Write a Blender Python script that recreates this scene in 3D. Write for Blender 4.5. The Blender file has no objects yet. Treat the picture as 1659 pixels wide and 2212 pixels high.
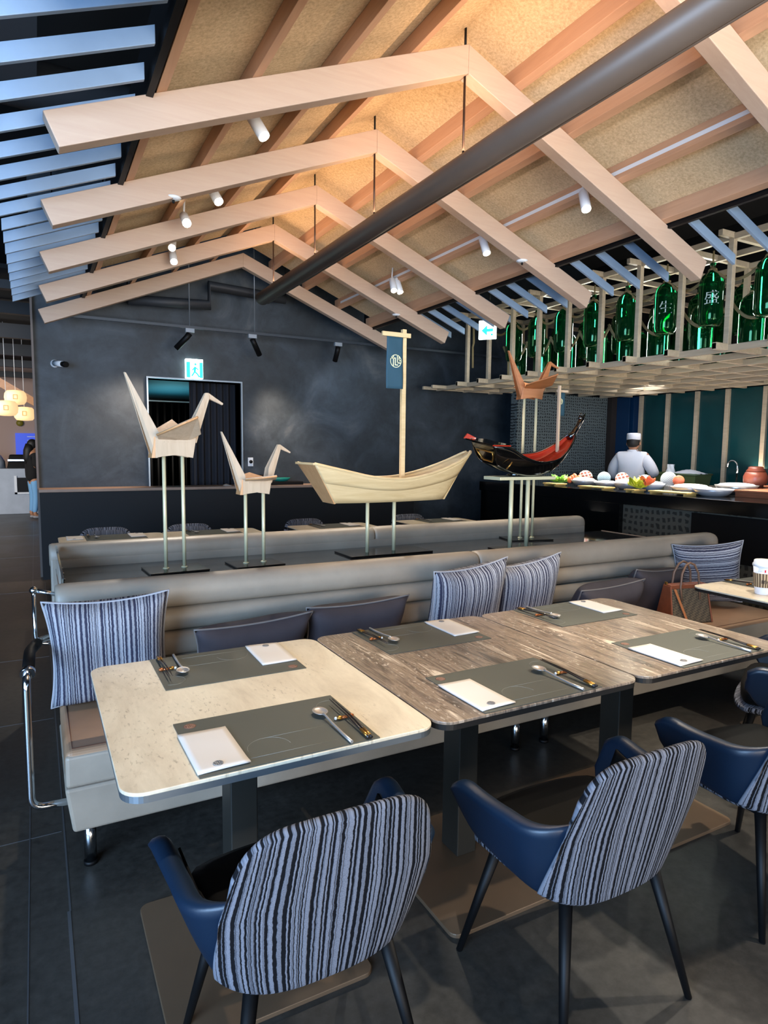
import bpy, bmesh, math, random
from mathutils import Vector, Matrix
random.seed(7)
sc = bpy.context.scene
col = sc.collection
PI = math.pi
# ------------------------------------------------------------------ camera
RT = ((0.88063698, 0.03654517, -0.4723801), (-0.47367798, 0.08974683, -0.87611339), (0.01037691, 0.9952939, 0.09634502))
cam_d = bpy.data.cameras.new('camera')
cam = bpy.data.objects.new('camera', cam_d)
col.objects.link(cam)
M = Matrix.Identity(4)
for i in range(3):
    for j in range(3):
        M[i][j] = RT[i][j]
M[2][3] = 1.5
cam.matrix_world = M
cam_d.sensor_fit = 'VERTICAL'
cam_d.sensor_height = 36.0
cam_d.sensor_width = 27.0
cam_d.lens = 1396.0 / 2212.0 * 36.0
cam_d.clip_start = 0.05
cam_d.clip_end = 200
sc.camera = cam
# ------------------------------------------------------------------ world, exposure
w = bpy.data.worlds.new('world'); sc.world = w
w.use_nodes = True
w.node_tree.nodes['Background'].inputs['Color'].default_value = (0.30, 0.46, 0.75, 1)
w.node_tree.nodes['Background'].inputs['Strength'].default_value = 0.03
sc.view_settings.view_transform = 'Standard'
sc.view_settings.look = 'None'
sc.view_settings.exposure = 1.2
sc.view_settings.gamma = 1.0
sc.view_settings.use_curve_mapping = False
try:
    sc.cycles.use_denoising = True
    sc.cycles.denoiser = 'OPENIMAGEDENOISE'
    sc.cycles.max_bounces = 6
    sc.cycles.diffuse_bounces = 3
    sc.cycles.glossy_bounces = 3
    sc.cycles.transmission_bounces = 6
    sc.cycles.transparent_max_bounces = 6
    sc.cycles.sample_clamp_indirect = 4.0
    sc.cycles.caustics_reflective = False
    sc.cycles.caustics_refractive = False
except Exception:
    pass

def area(name, loc, target, sx, sy, power, color, spread=None):
    d = bpy.data.lights.new(name, 'AREA'); d.shape = 'RECTANGLE'; d.size = sx; d.size_y = sy
    d.energy = power; d.color = color
    if spread: d.spread = math.radians(spread)
    o = bpy.data.objects.new(name, d); col.objects.link(o); o.location = loc
    o.rotation_euler = (Vector(target) - Vector(loc)).to_track_quat('-Z', 'Y').to_euler()
    return o
def spot(name, loc, target, power, color, angle, blend=0.5, radius=0.03, parent=None):
    d = bpy.data.lights.new(name, 'SPOT'); d.energy = power; d.color = color
    d.spot_size = math.radians(angle); d.spot_blend = blend; d.shadow_soft_size = radius
    o = bpy.data.objects.new(name, d); col.objects.link(o); o.location = loc
    o.rotation_euler = (Vector(target) - Vector(loc)).to_track_quat('-Z', 'Y').to_euler()
    return o
WARM = (1.0, 0.80, 0.56); NEUT = (1.0, 0.90, 0.76); DAY = (0.40, 0.64, 1.0); DAYW = (0.62, 0.78, 1.0)
# window daylight from behind and left, a corridor light, and a low added fill
area('window_daylight', (-3.2, -1.1, 1.7), (0.8, 3.2, 2.1), 3.6, 2.6, 290, DAY)
area('window_daylight_rear', (2.6, -3.2, 2.2), (2.4, 4.0, 5.2), 6.0, 1.6, 38, (0.86, 0.92, 1.0), 75)
area('corridor_daylight', (-3.5, 11.0, 2.6), (-0.5, 14.5, 0.6), 2.5, 2.0, 130, (1.0, 0.90, 0.80))
area('roof_fill_low', (1.6, -3.4, 0.9), (2.2, 3.6, 3.6), 5.0, 1.6, 52, (1.0, 0.90, 0.78), 85)  # added fill in place of floor bounce, lifts the roof undersides
# linear uplight in the trough under the ridge
area('trough_uplight', (2.24, 3.4, 3.215), (2.24, 3.4, 5.0), 0.05, 7.0, 16, (1.0, 0.64, 0.38))
# kitchen lights over the food counter
area('kitchen_light', (6.1, 5.0, 2.33), (6.1, 5.0, 0.0), 0.35, 3.4, 34, (1.0, 0.93, 0.84), 75)
area('kitchen_light_rear', (7.0, 5.6, 2.33), (7.2, 5.9, 0.0), 0.3, 3.0, 9, (0.95, 0.95, 1.0), 150)
area('lattice_fill', (7.2, 5.2, 1.10), (6.9, 5.2, 3.0), 0.2, 3.6, 15, (1.0, 0.84, 0.70), 170)  # unseen upward fill, added to brighten the rack lattice
# unseen light strips, added to draw bright streaks in the bottles
for _y in (3.55, 4.35, 5.15, 5.95, 6.75):
    area('bottle_streak_light', (6.02, _y, 2.78), (5.0, _y - 0.5, 2.78), 0.03, 0.6, 3.2, (0.95, 1.0, 0.9))

# ------------------------------------------------------------------ materials
def L(c):
    c = c.lstrip('#'); v = [int(c[i:i+2], 16) / 255 for i in (0, 2, 4)]
    return tuple(x / 12.92 if x <= 0.04045 else ((x + 0.055) / 1.055) ** 2.4 for x in v) + (1,)
class NT:
    def __init__(s, name):
        s.m = bpy.data.materials.new(name); s.m.use_nodes = True; s.t = s.m.node_tree
        s.b = s.t.nodes['Principled BSDF']
    def n(s, typ, **kw):
        nd = s.t.nodes.new(typ)
        for k, v in kw.items(): setattr(nd, k, v)
        return nd
    def l(s, a, b): s.t.links.new(a, b)
    def coord(s, kind='Object', scale=(1, 1, 1), rot=(0, 0, 0)):
        tc = s.n('ShaderNodeTexCoord'); mp = s.n('ShaderNodeMapping')
        mp.inputs['Scale'].default_value = scale; mp.inputs['Rotation'].default_value = rot
        s.l(tc.outputs[kind], mp.inputs['Vector']); return mp.outputs['Vector']
    def noise(s, vec, scale, detail=4, rough=0.55, dist=0.0):
        nd = s.n('ShaderNodeTexNoise'); nd.inputs['Scale'].default_value = scale
        nd.inputs['Detail'].default_value = detail; nd.inputs['Roughness'].default_value = rough
        nd.inputs['Distortion'].default_value = dist
        if vec is not None: s.l(vec, nd.inputs['Vector'])
        return nd.outputs['Fac']
    def ramp(s, fac, stops, interp='LINEAR'):
        r = s.n('ShaderNodeValToRGB'); r.color_ramp.interpolation = interp
        e = r.color_ramp.elements
        while len(e) < len(stops): e.new(0.5)
        for i, (p, c) in enumerate(stops): e[i].position = p; e[i].color = c
        s.l(fac, r.inputs['Fac']); return r.outputs['Color']
    def mix(s, fac, a, b, mode='MIX'):
        m = s.n('ShaderNodeMix', data_type='RGBA', blend_type=mode)
        for sock, v in ((m.inputs[0], fac), (m.inputs[6], a), (m.inputs[7], b)):
            if hasattr(v, 'links'): s.l(v, sock)
            else: sock.default_value = v
        return m.outputs[2]
    def bump(s, h, strength=0.3, dist=0.01):
        b = s.n('ShaderNodeBump'); b.inputs['Strength'].default_value = strength; b.inputs['Distance'].default_value = dist
        s.l(h, b.inputs['Height']); s.l(b.outputs['Normal'], s.b.inputs['Normal'])
    def set(s, **kw):
        for k, v in kw.items():
            k = k.replace('_', ' ')
            if hasattr(v, 'links'): s.l(v, s.b.inputs[k])
            else: s.b.inputs[k].default_value = v
def plain(name, c, rough=0.5, metal=0.0, var=0.0, vs=6, bump=0.0, bs=200, **kw):
    m = NT(name); c = L(c) if isinstance(c, str) else c
    m.set(Roughness=rough, Metallic=metal)
    if var:
        f = m.noise(m.coord(), vs, 5)
        d = tuple(x * (1 - var) for x in c[:3]) + (1,); e = tuple(min(1, x * (1 + var)) for x in c[:3]) + (1,)
        m.set(Base_Color=m.ramp(f, [(0.3, d), (0.7, e)]))
    else: m.set(Base_Color=c)
    if bump: m.bump(m.noise(m.coord(), bs, 3), bump, 0.004)
    for k, v in kw.items(): m.b.inputs[k.replace('_', ' ')].default_value = v
    return m.m
MAT = {}
def wood(name, c1, c2, axis, scale=1.0, rough=0.5):
    m = NT(name); s = [9 * scale] * 3; s[axis] = 0.7 * scale
    f = m.noise(m.coord(scale=tuple(s)), 3.0, 6, 0.6, 0.8)
    m.set(Base_Color=m.ramp(f, [(0.25, L(c1)), (0.75, L(c2))]), Roughness=rough)
    m.bump(f, 0.08, 0.003)
    return m.m
MAT['rafter'] = wood('pale_rafter_wood', '#b59a85', '#bfa691', 0)
MAT['purlin'] = wood('purlin_wood', '#b78b6a', '#c89c7a', 1)
MAT['oak'] = wood('pale_oak', '#c9ad7d', '#dcc495', 0, 1.5)
MAT['crane'] = wood('crane_wood', '#baa184', '#cbb498', 2, 1.5)
MAT['crane_edge'] = wood('crane_edge_wood', '#c98f5c', '#dba873', 2, 1.5)
MAT['brown_wood'] = wood('red_brown_wood', '#96592f', '#ac7040', 0, 1.5)
MAT['lattice'] = wood('lattice_wood', '#ab9a80', '#c4b398', 1, 1.2)
MAT['tray_wood'] = wood('tray_wood', '#7c4a32', '#94593c', 1, 2)
def osb():
    m = NT('strand_board'); v = m.coord()
    f = m.noise(v, 60, 3, 0.7); g = m.noise(v, 3, 3)
    c = m.ramp(f, [(0.3, L('#ae936e')), (0.5, L('#d2b88f')), (0.72, L('#ecd6b2'))])
    m.set(Base_Color=m.mix(0.35, c, m.ramp(g, [(0.3, L('#bfa582')), (0.7, L('#e0c8a4'))])), Roughness=0.85)
    m.bump(f, 0.25, 0.005); return m.m
MAT['board'] = osb()
MAT['slat'] = plain('painted_slat', '#8297ad', 0.45, var=0.05)
MAT['black'] = plain('black_paint', '#040405', 0.55, Specular_IOR_Level=0.25)
MAT['void'] = plain('dark_ceiling', '#101214', 0.9, var=0.2, vs=2)
MAT['duct'] = plain('bronze_metal', '#63564c', 0.45, 0.35, var=0.08, vs=3)
MAT['white'] = plain('white_enamel', '#dfe3e6', 0.35)
MAT['lens'] = plain('lamp_lens', '#fff4dc', 0.3, Emission_Color=(1, 0.88, 0.65, 1), Emission_Strength=9.0)
MAT['lens_hot'] = plain('lamp_lens_bright', '#fff4dc', 0.3, Emission_Color=(1, 0.85, 0.55, 1), Emission_Strength=30.0)
def plaster():
    m = NT('dark_plaster'); v = m.coord()
    f = m.noise(v, 1.3, 7, 0.62, 0.7); g = m.noise(v, 7, 6, 0.7, 0.5)
    c = m.ramp(f, [(0.30, L('#131b21')), (0.48, L('#222c34')), (0.60, L('#37414a')), (0.74, L('#5d6163'))])  # random mottling; palest stop also stands in for light patches on the wall
    m.set(Base_Color=m.mix(0.3, c, m.ramp(g, [(0.3, L('#161e24')), (0.7, L('#3f484e'))])), Roughness=0.55)
    m.bump(g, 0.15, 0.01); return m.m
MAT['plaster'] = plaster()
MAT['panel'] = plain('dark_panel', '#05080b', 0.7, var=0.1)
MAT['ledge'] = plain('ledge_wood', '#8a7464', 0.45, var=0.1)
def tile_floor():
    m = NT('dark_stone_floor'); v = m.coord()
    f = m.noise(v, 1.6, 7, 0.65, 0.4); g = m.noise(v, 28, 4, 0.7)
    c = m.ramp(f, [(0.3, L('#232220')), (0.6, L('#36342f')), (0.8, L('#4d4944'))])
    m.set(Base_Color=m.mix(0.35, c, m.ramp(g, [(0.3, L('#211f1d')), (0.75, L('#5a554f'))])))
    r = m.n('ShaderNodeMapRange'); m.l(f, r.inputs[0]); r.inputs[3].default_value = 0.28; r.inputs[4].default_value = 0.5
    m.set(Roughness=r.outputs[0]); m.bump(g, 0.06, 0.004); return m.m
MAT['floor'] = tile_floor()
MAT['joint'] = plain('metal_joint', '#6e7277', 0.35, 0.7)
def leather(name, c, rough=0.42, var=0.12):
    m = NT(name); v = m.coord(); c = L(c)
    f = m.noise(v, 5, 5); g = m.noise(v, 160, 3, 0.6)
    m.set(Base_Color=m.ramp(f, [(0.3, tuple(x*(1-var) for x in c[:3]) + (1,)), (0.7, tuple(x*(1+var) for x in c[:3]) + (1,))]), Roughness=rough)
    m.bump(g, 0.12, 0.002); return m.m
MAT['bench'] = leather('taupe_leather', '#958a7b', 0.48)
MAT['bench_seat'] = leather('tan_leather', '#9d7c60', 0.46)
MAT['navy'] = leather('navy_leather', '#0c1e31', 0.40)
MAT['blackleather'] = leather('black_leather', '#070707', 0.6)
MAT['blackleather'].node_tree.nodes['Principled BSDF'].inputs['Specular IOR Level'].default_value = 0.15
MAT['greycloth'] = plain('plum_grey_cloth', '#363136', 0.85, var=0.12, vs=9, bump=0.25, bs=900)
MAT['piping'] = plain('grey_piping', '#6a6664', 0.7)
def striped(name, light, dark, period, warm=None):
    m = NT(name)
    tc = m.n('ShaderNodeTexCoord'); sep = m.n('ShaderNodeSeparateXYZ'); m.l(tc.outputs['UV'], sep.inputs[0])
    wob = m.noise(tc.outputs['UV'], 60, 3, 0.6)
    w2 = m.n('ShaderNodeMath', operation='MULTIPLY_ADD'); m.l(wob, w2.inputs[0]); w2.inputs[1].default_value = period * 0.55
    m.l(sep.outputs[0], w2.inputs[2])
    fine = m.n('ShaderNodeTexNoise', noise_dimensions='1D'); fine.inputs['Scale'].default_value = 1.25 / period
    fine.inputs['Detail'].default_value = 1.0; m.l(w2.outputs[0], fine.inputs['W'])
    tone = m.n('ShaderNodeTexNoise', noise_dimensions='1D'); tone.inputs['Scale'].default_value = 0.45 / period
    tone.inputs['Detail'].default_value = 0.0; m.l(w2.outputs[0], tone.inputs['W'])
    sp = m.noise(tc.outputs['UV'], 420, 2, 0.7)
    lt = m.ramp(tone.outputs['Fac'], [(0.33, tuple(x*0.6 for x in L(light)[:3]) + (1,)), (0.5, L(light))])
    lt = m.mix(0.55, lt, m.ramp(sp, [(0.35, tuple(x*0.45 for x in L(light)[:3]) + (1,)), (0.65, tuple(min(1, x*1.25) for x in L(light)[:3]) + (1,))]))
    msk = m.ramp(fine.outputs['Fac'], [(0.46, (0, 0, 0, 1)), (0.52, (1, 1, 1, 1))])
    m.set(Base_Color=m.mix(msk, L(dark), lt), Roughness=0.85)
    m.b.inputs['Sheen Weight'].default_value = 0.0; m.b.inputs['Specular IOR Level'].default_value = 0.2
    m.bump(msk, 0.5, 0.004)
    return m.m
MAT['stripe_chair'] = striped('ribbed_stripe_cloth', '#72757f', '#05060b', 0.0105)
MAT['stripe_pillow'] = striped('pillow_stripe_cloth', '#a3a4aa', '#343546', 0.0115)
def travertine(name, stops, sx, sy, rough=0.28, fine=0.4, pitc='#8f8068'):
    m = NT(name); v = m.coord(scale=(sx, sy, 1))
    f = m.noise(v, 2.0, 8, 0.62, 0.9); g = m.noise(m.coord(scale=(sx*4, sy*3, 1)), 6, 5, 0.75)
    c = m.ramp(f, [(p, L(x)) for p, x in stops])
    c = m.mix(fine*0.5, c, m.ramp(g, [(0.3, L(stops[0][1])), (0.7, L(stops[-1][1]))]))
    pit = m.noise(m.coord(scale=(70, 26, 1)), 1.3, 4, 0.6); rare = m.noise(m.coord(scale=(sx, sy*1.5, 1)), 1.7, 2)
    pm = m.mix(1.0, m.ramp(pit, [(0.57, (0, 0, 0, 1)), (0.66, (1, 1, 1, 1))]), m.ramp(rare, [(0.42, (0, 0, 0, 1)), (0.62, (1, 1, 1, 1))]), 'MULTIPLY')
    m.set(Base_Color=m.mix(m.ramp(pm, [(0, (0, 0, 0, 1)), (1, (0.75, 0.75, 0.75, 1))]), c, L(pitc)), Roughness=rough)
    return m.m
MAT['top_light'] = travertine('cream_travertine', [(0.25, '#b5a68e'), (0.42, '#cdbfa6'), (0.6, '#dbceb5'), (0.8, '#e4d8c2')], 4.5, 1.2)
MAT['top_dark'] = travertine('brown_travertine', [(0.36, '#382c24'), (0.44, '#66564a'), (0.50, '#8c7967'), (0.56, '#574738'), (0.62, '#9c8a78'), (0.68, '#d3c4b0')], 15.0, 1.1, fine=0.3, pitc='#d9cdbd')
MAT['edge'] = plain('brushed_edge', '#8f979c', 0.3, 0.8)
MAT['edge_dark'] = plain('dark_edge', '#2e2c2a', 0.35, 0.5)
MAT['column'] = plain('table_column_paint', '#26241f', 0.45)
MAT['baseplate'] = plain('bronze_base_plate', '#6b5642', 0.45, 0.3, var=0.06)
MAT['mat'] = plain('olive_grey_mat', '#4e4f47', 0.55, var=0.04, bump=0.1, bs=700)
MAT['matprint'] = plain('mat_print', '#76766c', 0.5)
MAT['stamp'] = plain('brown_stamp', '#6a4637', 0.55)
MAT['paper'] = plain('white_paper', '#cdc7c0', 0.7)
MAT['ink'] = plain('grey_ink', '#87837f', 0.7)
MAT['steel'] = plain('polished_steel', '#cfcac4', 0.30, 0.75)
MAT['stick'] = plain('black_chopstick_lacquer', '#231c19', 0.3)
MAT['gold'] = plain('gold_metal', '#b98a45', 0.28, 0.9)
MAT['copper'] = plain('glazed_copper', '#9c5a30', 0.25, 0.5)
MAT['chrome'] = plain('chrome', '#c5c8cb', 0.14, 1.0)
MAT['brass'] = plain('pale_brass', '#d6cfa9', 0.35, 0.12)
MAT['gloss'] = plain('black_glass_top', '#5d6064', 0.05, 0.85, Specular_IOR_Level=0.8)
MAT['satin'] = plain('black_satin_plate', '#0a0b0c', 0.18)
MAT['lacquer'] = plain('black_lacquer', '#060606', 0.08, Coat_Weight=1.0)
MAT['redlac'] = plain('red_lacquer', '#b02c17', 0.22, Coat_Weight=0.5)
MAT['flag'] = plain('teal_flag_cloth', '#24495a', 0.8, bump=0.1, bs=500)
MAT['emblem'] = plain('cream_emblem', '#d8dcb4', 0.6)
MAT['glass'] = NT('clear_glass').m
_g = MAT['glass'].node_tree.nodes['Principled BSDF']
_g.inputs['Transmission Weight'].default_value = 1.0; _g.inputs['Roughness'].default_value = 0.02
_g.inputs['Base Color'].default_value = (0.9, 0.96, 0.95, 1); _g.inputs['IOR'].default_value = 1.3
def bottle_glass():
    m = NT('green_bottle_glass')
    m.set(Base_Color=L('#0a6030'), Roughness=0.04, Metallic=0.0)
    m.b.inputs['Transmission Weight'].default_value = 0.85; m.b.inputs['IOR'].default_value = 1.45
    m.b.inputs['Specular Tint'].default_value = (0.4, 1.0, 0.5, 1)
    return m.m
MAT['bottle'] = bottle_glass()
MAT['rope'] = plain('hemp_rope', '#8f7d55', 0.85, bump=0.6, bs=260)
def wv(m, ax, sc_):
    w_ = m.n('ShaderNodeTexWave', wave_type='BANDS', bands_direction=ax); m.l(m.coord(), w_.inputs['Vector'])
    w_.inputs['Scale'].default_value = sc_; w_.inputs['Distortion'].default_value = 4.0; w_.inputs['Detail'].default_value = 2.0; w_.inputs['Detail Scale'].default_value = 1.6
    return w_.outputs['Fac']
def weave():
    m = NT('woven_wall_paper')
    def br(rot, sc_):
        v = m.coord(scale=(sc_, sc_, sc_), rot=rot)
        b = m.n('ShaderNodeTexChecker'); m.l(v, b.inputs['Vector']); b.inputs['Scale'].default_value = 1.0
        return b.outputs['Fac']
    v = m.coord()
    n1 = m.noise(m.coord(scale=(34, 34, 5)), 2.6, 1); n2 = m.noise(m.coord(scale=(5, 5, 34)), 2.6, 1)
    n1 = wv(m, 'X', 7.0); n2 = wv(m, 'Z', 7.0)
    a = m.ramp(n1, [(0.44, (0, 0, 0, 1)), (0.56, (1, 1, 1, 1))]); b = m.ramp(n2, [(0.44, (0, 0, 0, 1)), (0.56, (1, 1, 1, 1))])
    x = m.mix(1.0, a, b, 'LIGHTEN')
    m.set(Base_Color=m.mix(x, L('#1d2327'), L('#626c6c')), Roughness=0.7)
    return m.m
MAT['weave'] = weave()
def weave2():
    m = NT('woven_counter_cloth')
    n1 = m.noise(m.coord(scale=(34, 34, 5)), 2.2, 1); n2 = m.noise(m.coord(scale=(5, 5, 34)), 2.2, 1)
    n1 = wv(m, 'Y', 4.6); n2 = wv(m, 'Z', 4.6)
    a = m.ramp(n1, [(0.5, (0, 0, 0, 1)), (0.6, (1, 1, 1, 1))]); b = m.ramp(n2, [(0.5, (0, 0, 0, 1)), (0.6, (1, 1, 1, 1))])
    m.set(Base_Color=m.mix(m.mix(1.0, a, b, 'LIGHTEN'), L('#23241f'), L('#4b4b43')), Roughness=0.8)
    return m.m
MAT['weave2'] = weave2()
MAT['granite'] = plain('black_granite', '#08090a', 0.12, var=0.3, vs=200)
MAT['tealpane'] = plain('dark_teal_glass', '#0d3a3c', 0.22, var=0.25, vs=1.2)
MAT['bluepane'] = plain('dark_blue_glass', '#0c2f50', 0.22)
MAT['curtain'] = plain('charcoal_curtain', '#26262c', 0.9)
MAT['room'] = plain('teal_room_ceiling', '#1c4a55', 0.7)
MAT['sign_white'] = plain('sign_face', '#ffffff', 0.5, Emission_Color=(0.8, 1.0, 0.96, 1), Emission_Strength=2.6)
MAT['sign_green'] = plain('sign_green', '#0fae8f', 0.5, Emission_Color=(0.02, 0.55, 0.42, 1), Emission_Strength=1.0)
MAT['cloth_white'] = plain('white_uniform_cloth', '#d5d8df', 0.85, bump=0.2, bs=40)
MAT['apron'] = plain('pale_apron_cloth', '#cfcdca', 0.85)
MAT['skin'] = plain('skin', '#a97a5c', 0.55)
MAT['hair'] = plain('black_hair', '#0c0a09', 0.6)
MAT['blackcloth'] = plain('black_cloth', '#08080a', 0.9)
MAT['denim'] = plain('pale_denim', '#6fa3cf', 0.8)
MAT['shoe'] = plain('grey_shoe', '#8c8c90', 0.6)
MAT['ice'] = plain('crushed_ice', '#f4f6f7', 0.35, bump=0.8, bs=60)
MAT['lime'] = plain('lettuce_green', '#86c552', 0.5, var=0.2, vs=20)
MAT['yellow'] = plain('yellow_green_flower', '#c9cf35', 0.5, var=0.2, vs=20)
MAT['salmon'] = plain('salmon_orange', '#e0714c', 0.4, var=0.2, vs=20)
MAT['bamboo'] = plain('bamboo_board', '#d8b368', 0.5)
MAT['terracotta'] = plain('terracotta_glaze', '#8d4a37', 0.35, var=0.15)
MAT['greenbin'] = plain('olive_bin', '#5e6f45', 0.4)
MAT['bowlmetal'] = plain('bowl_metal', '#b4b4b8', 0.3, 0.3)
def roundel(name, a, b, scale, ang=0.78):
    m = NT(name); v = m.coord(scale=(scale, scale, scale), rot=(ang, 0, 0))
    wv = m.n('ShaderNodeTexWave', wave_type='BANDS', bands_direction='Y'); m.l(v, wv.inputs['Vector']); wv.inputs['Scale'].default_value = 1
    w2 = m.n('ShaderNodeTexWave', wave_type='BANDS', bands_direction='Z'); m.l(v, w2.inputs['Vector']); w2.inputs['Scale'].default_value = 1
    x = m.mix(1.0, wv.outputs['Color'], w2.outputs['Color'], 'DARKEN')
    m.set(Base_Color=m.ramp(x, [(0.2, L(b)), (0.4, L(a))]), Roughness=0.4); return m.m
MAT['plate_red'] = roundel('red_patterned_glaze', '#a8553f', '#e8d8c8', 9, 0.3)
MAT['plate_blue'] = roundel('blue_lattice_glaze', '#7fa5b4', '#c5d8dd', 22)
MAT['plate_white'] = roundel('white_lattice_glaze', '#c9cdcb', '#8f989a', 22)
MAT['lantern'] = plain('lantern_paper', '#ffdca0', 0.6, Emission_Color=(1.0, 0.66, 0.32, 1), Emission_Strength=0.42)
MAT['lantern_ink'] = plain('lantern_ink', '#c98a4c', 0.6, Emission_Color=(0.8, 0.42, 0.15, 1), Emission_Strength=0.15)
MAT['pinkwall'] = plain('pale_pink_wall', '#b39a8e', 0.8)
MAT['marble'] = plain('pale_marble', '#a9b1bb', 0.4, var=0.12, vs=3)
MAT['blueboard'] = plain('blue_board', '#23389c', 0.4, Emission_Color=(0.02, 0.05, 0.45, 1), Emission_Strength=0.5)
MAT['cup'] = plain('paper_cup', '#dfe3ea', 0.45)
def sleeve():
    m = NT('printed_cup_sleeve'); tc = m.n('ShaderNodeTexCoord')
    wv = m.n('ShaderNodeTexWave', wave_type='BANDS', bands_direction='X'); m.l(tc.outputs['UV'], wv.inputs['Vector'])
    wv.inputs['Scale'].default_value = 7.0; wv.inputs['Distortion'].default_value = 3.0; wv.inputs['Detail'].default_value = 0.0
    m.set(Base_Color=m.ramp(wv.outputs['Fac'], [(0.45, L('#4a3824')), (0.55, L('#b09a78'))]), Roughness=0.8); return m.m
MAT['sleeve'] = sleeve()
MAT['red'] = plain('red_mark', '#c8202a', 0.5)
MAT['bag_leather'] = plain('cognac_leather', '#82452a', 0.45, var=0.12, vs=30)
MAT['bag_handle'] = plain('brown_handle_leather', '#7a5a44', 0.45)
def bagweave():
    m = NT('woven_bag_canvas'); v = m.coord(scale=(90, 90, 90), rot=(0.6, 0.4, 0.78))
    b = m.n('ShaderNodeTexChecker'); m.l(v, b.inputs['Vector']); b.inputs['Scale'].default_value = 1.0
    b.inputs['Color1'].default_value = L('#5e5240'); b.inputs['Color2'].default_value = L('#3a3228')
    m.set(Base_Color=b.outputs['Color'], Roughness=0.7); return m.m
MAT['bag_canvas'] = bagweave()
MAT['teal'] = plain('teal_plastic', '#1f7f72', 0.3)
MAT['char'] = plain('white_lettering', '#c6cfc4', 0.6)

# ------------------------------------------------------------------ mesh helpers
class MB:
    def __init__(s): s.v = []; s.f = []; s.sm = []; s.uv = {}
    def add(s, vs, fs, smooth=False, uvs=None):
        o = len(s.v); s.v += [tuple(x) for x in vs]
        for k, f in enumerate(fs):
            if uvs: s.uv[len(s.f)] = [uvs[i] for i in f]
            s.f.append(tuple(i + o for i in f)); s.sm.append(smooth)
        return s
    def box(s, x0, x1, y0, y1, z0, z1):
        return s.hexa([(x0,y0,z0),(x1,y0,z0),(x1,y1,z0),(x0,y1,z0),(x0,y0,z1),(x1,y0,z1),(x1,y1,z1),(x0,y1,z1)])
    def hexa(s, p):
        return s.add(p, [(0,3,2,1),(4,5,6,7),(0,1,5,4),(1,2,6,5),(2,3,7,6),(3,0,4,7)])
    def prism(s, poly, axis, a, b):
        n = len(poly)
        def P(q, t):
            if axis == 0: return (t, q[0], q[1])
            if axis == 1: return (q[0], t, q[1])
            return (q[0], q[1], t)
        vs = [P(q, a) for q in poly] + [P(q, b) for q in poly]
        fs = [tuple(range(n)), tuple(range(2*n-1, n-1, -1))] + [(i, i+n, (i+1) % n + n, (i+1) % n) for i in range(n)]
        return s.add(vs, fs)
    def plate(s, pts, off):                     # polygon in 3d thickened along a vector
        n = len(pts); off = Vector(off)
        vs = [Vector(p) for p in pts] + [Vector(p) + off for p in pts]
        fs = [tuple(range(n)), tuple(range(2*n-1, n-1, -1))] + [(i, i+n, (i+1) % n + n, (i+1) % n) for i in range(n)]
        return s.add(vs, fs)
    def tube(s, pts, r, n=10, closed=False, cap=True):
        pts = [Vector(p) for p in pts]; m = len(pts); rs = r if isinstance(r, (list, tuple)) else [r] * m
        vs = []; prev = None
        for i, p in enumerate(pts):
            a = pts[(i-1) % m] if (closed or i > 0) else p; b = pts[(i+1) % m] if (closed or i < m-1) else p
            t = (b - a).normalized()
            if prev is None:
                ref = Vector((0, 0, 1)) if abs(t.z) < 0.9 else Vector((1, 0, 0)); u = t.cross(ref).normalized()
            else:
                u = (prev - t * prev.dot(t)).normalized()
            prev = u; v2 = t.cross(u)
            for k in range(n):
                a_ = 2 * PI * k / n; vs.append(p + (u * math.cos(a_) + v2 * math.sin(a_)) * rs[i])
        fs = []
        for i in range(m if closed else m - 1):
            for k in range(n):
                j = (i + 1) % m
                fs.append((i*n+k, i*n+(k+1) % n, j*n+(k+1) % n, j*n+k))
        s.add(vs, fs, True)
        if cap and not closed:
            o = len(s.v) - len(vs)
            s.f.append(tuple(o + k for k in range(n-1, -1, -1))); s.sm.append(False)
            s.f.append(tuple(o + (m-1)*n + k for k in range(n))); s.sm.append(False)
        return s
    def lathe(s, prof, c=(0, 0, 0), n=24, smooth=True, sxy=(1, 1)):
        vs = []; m = len(prof)
        for r, z in prof:
            for k in range(n):
                a = 2 * PI * k / n; vs.append((c[0] + r*sxy[0]*math.cos(a), c[1] + r*sxy[1]*math.sin(a), c[2] + z))
        fs = []; uv = []
        for i in range(m-1):
            for k in range(n): fs.append((i*n+k, i*n+(k+1) % n, (i+1)*n+(k+1) % n, (i+1)*n+k))
        uvs = [(k / n, prof[i][1]) for i in range(m) for k in range(n)]
        s.add(vs, fs, smooth, uvs)
        o = len(s.v) - len(vs)
        if prof[0][0] > 1e-5: s.f.append(tuple(o + k for k in range(n-1, -1, -1))); s.sm.append(False)
        if prof[-1][0] > 1e-5: s.f.append(tuple(o + (m-1)*n + k for k in range(n))); s.sm.append(False)
        return s
    def grid(s, fn, nu, nv, uvfn=None, smooth=True):
        vs = []; uvs = []
        for i in range(nu + 1):
            for j in range(nv + 1):
                u, v = i / nu, j / nv; vs.append(fn(u, v)); uvs.append(uvfn(u, v) if uvfn else (u, v))
        fs = [(i*(nv+1)+j, (i+1)*(nv+1)+j, (i+1)*(nv+1)+j+1, i*(nv+1)+j+1) for i in range(nu) for j in range(nv)]
        return s.add(vs, fs, smooth, uvs)
    def ball(s, c, r, sc_=(1, 1, 1), n=14):
        prof = [(r * math.sin(PI * i / 8), -r * math.cos(PI * i / 8)) for i in range(9)]
        vs = []
        o = MB().lathe([(a * 1.0, b * sc_[2]) for a, b in prof], (0, 0, 0), n)
        return s.add([(c[0] + x * sc_[0], c[1] + y * sc_[1], c[2] + z) for x, y, z in o.v], o.f, True)
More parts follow.
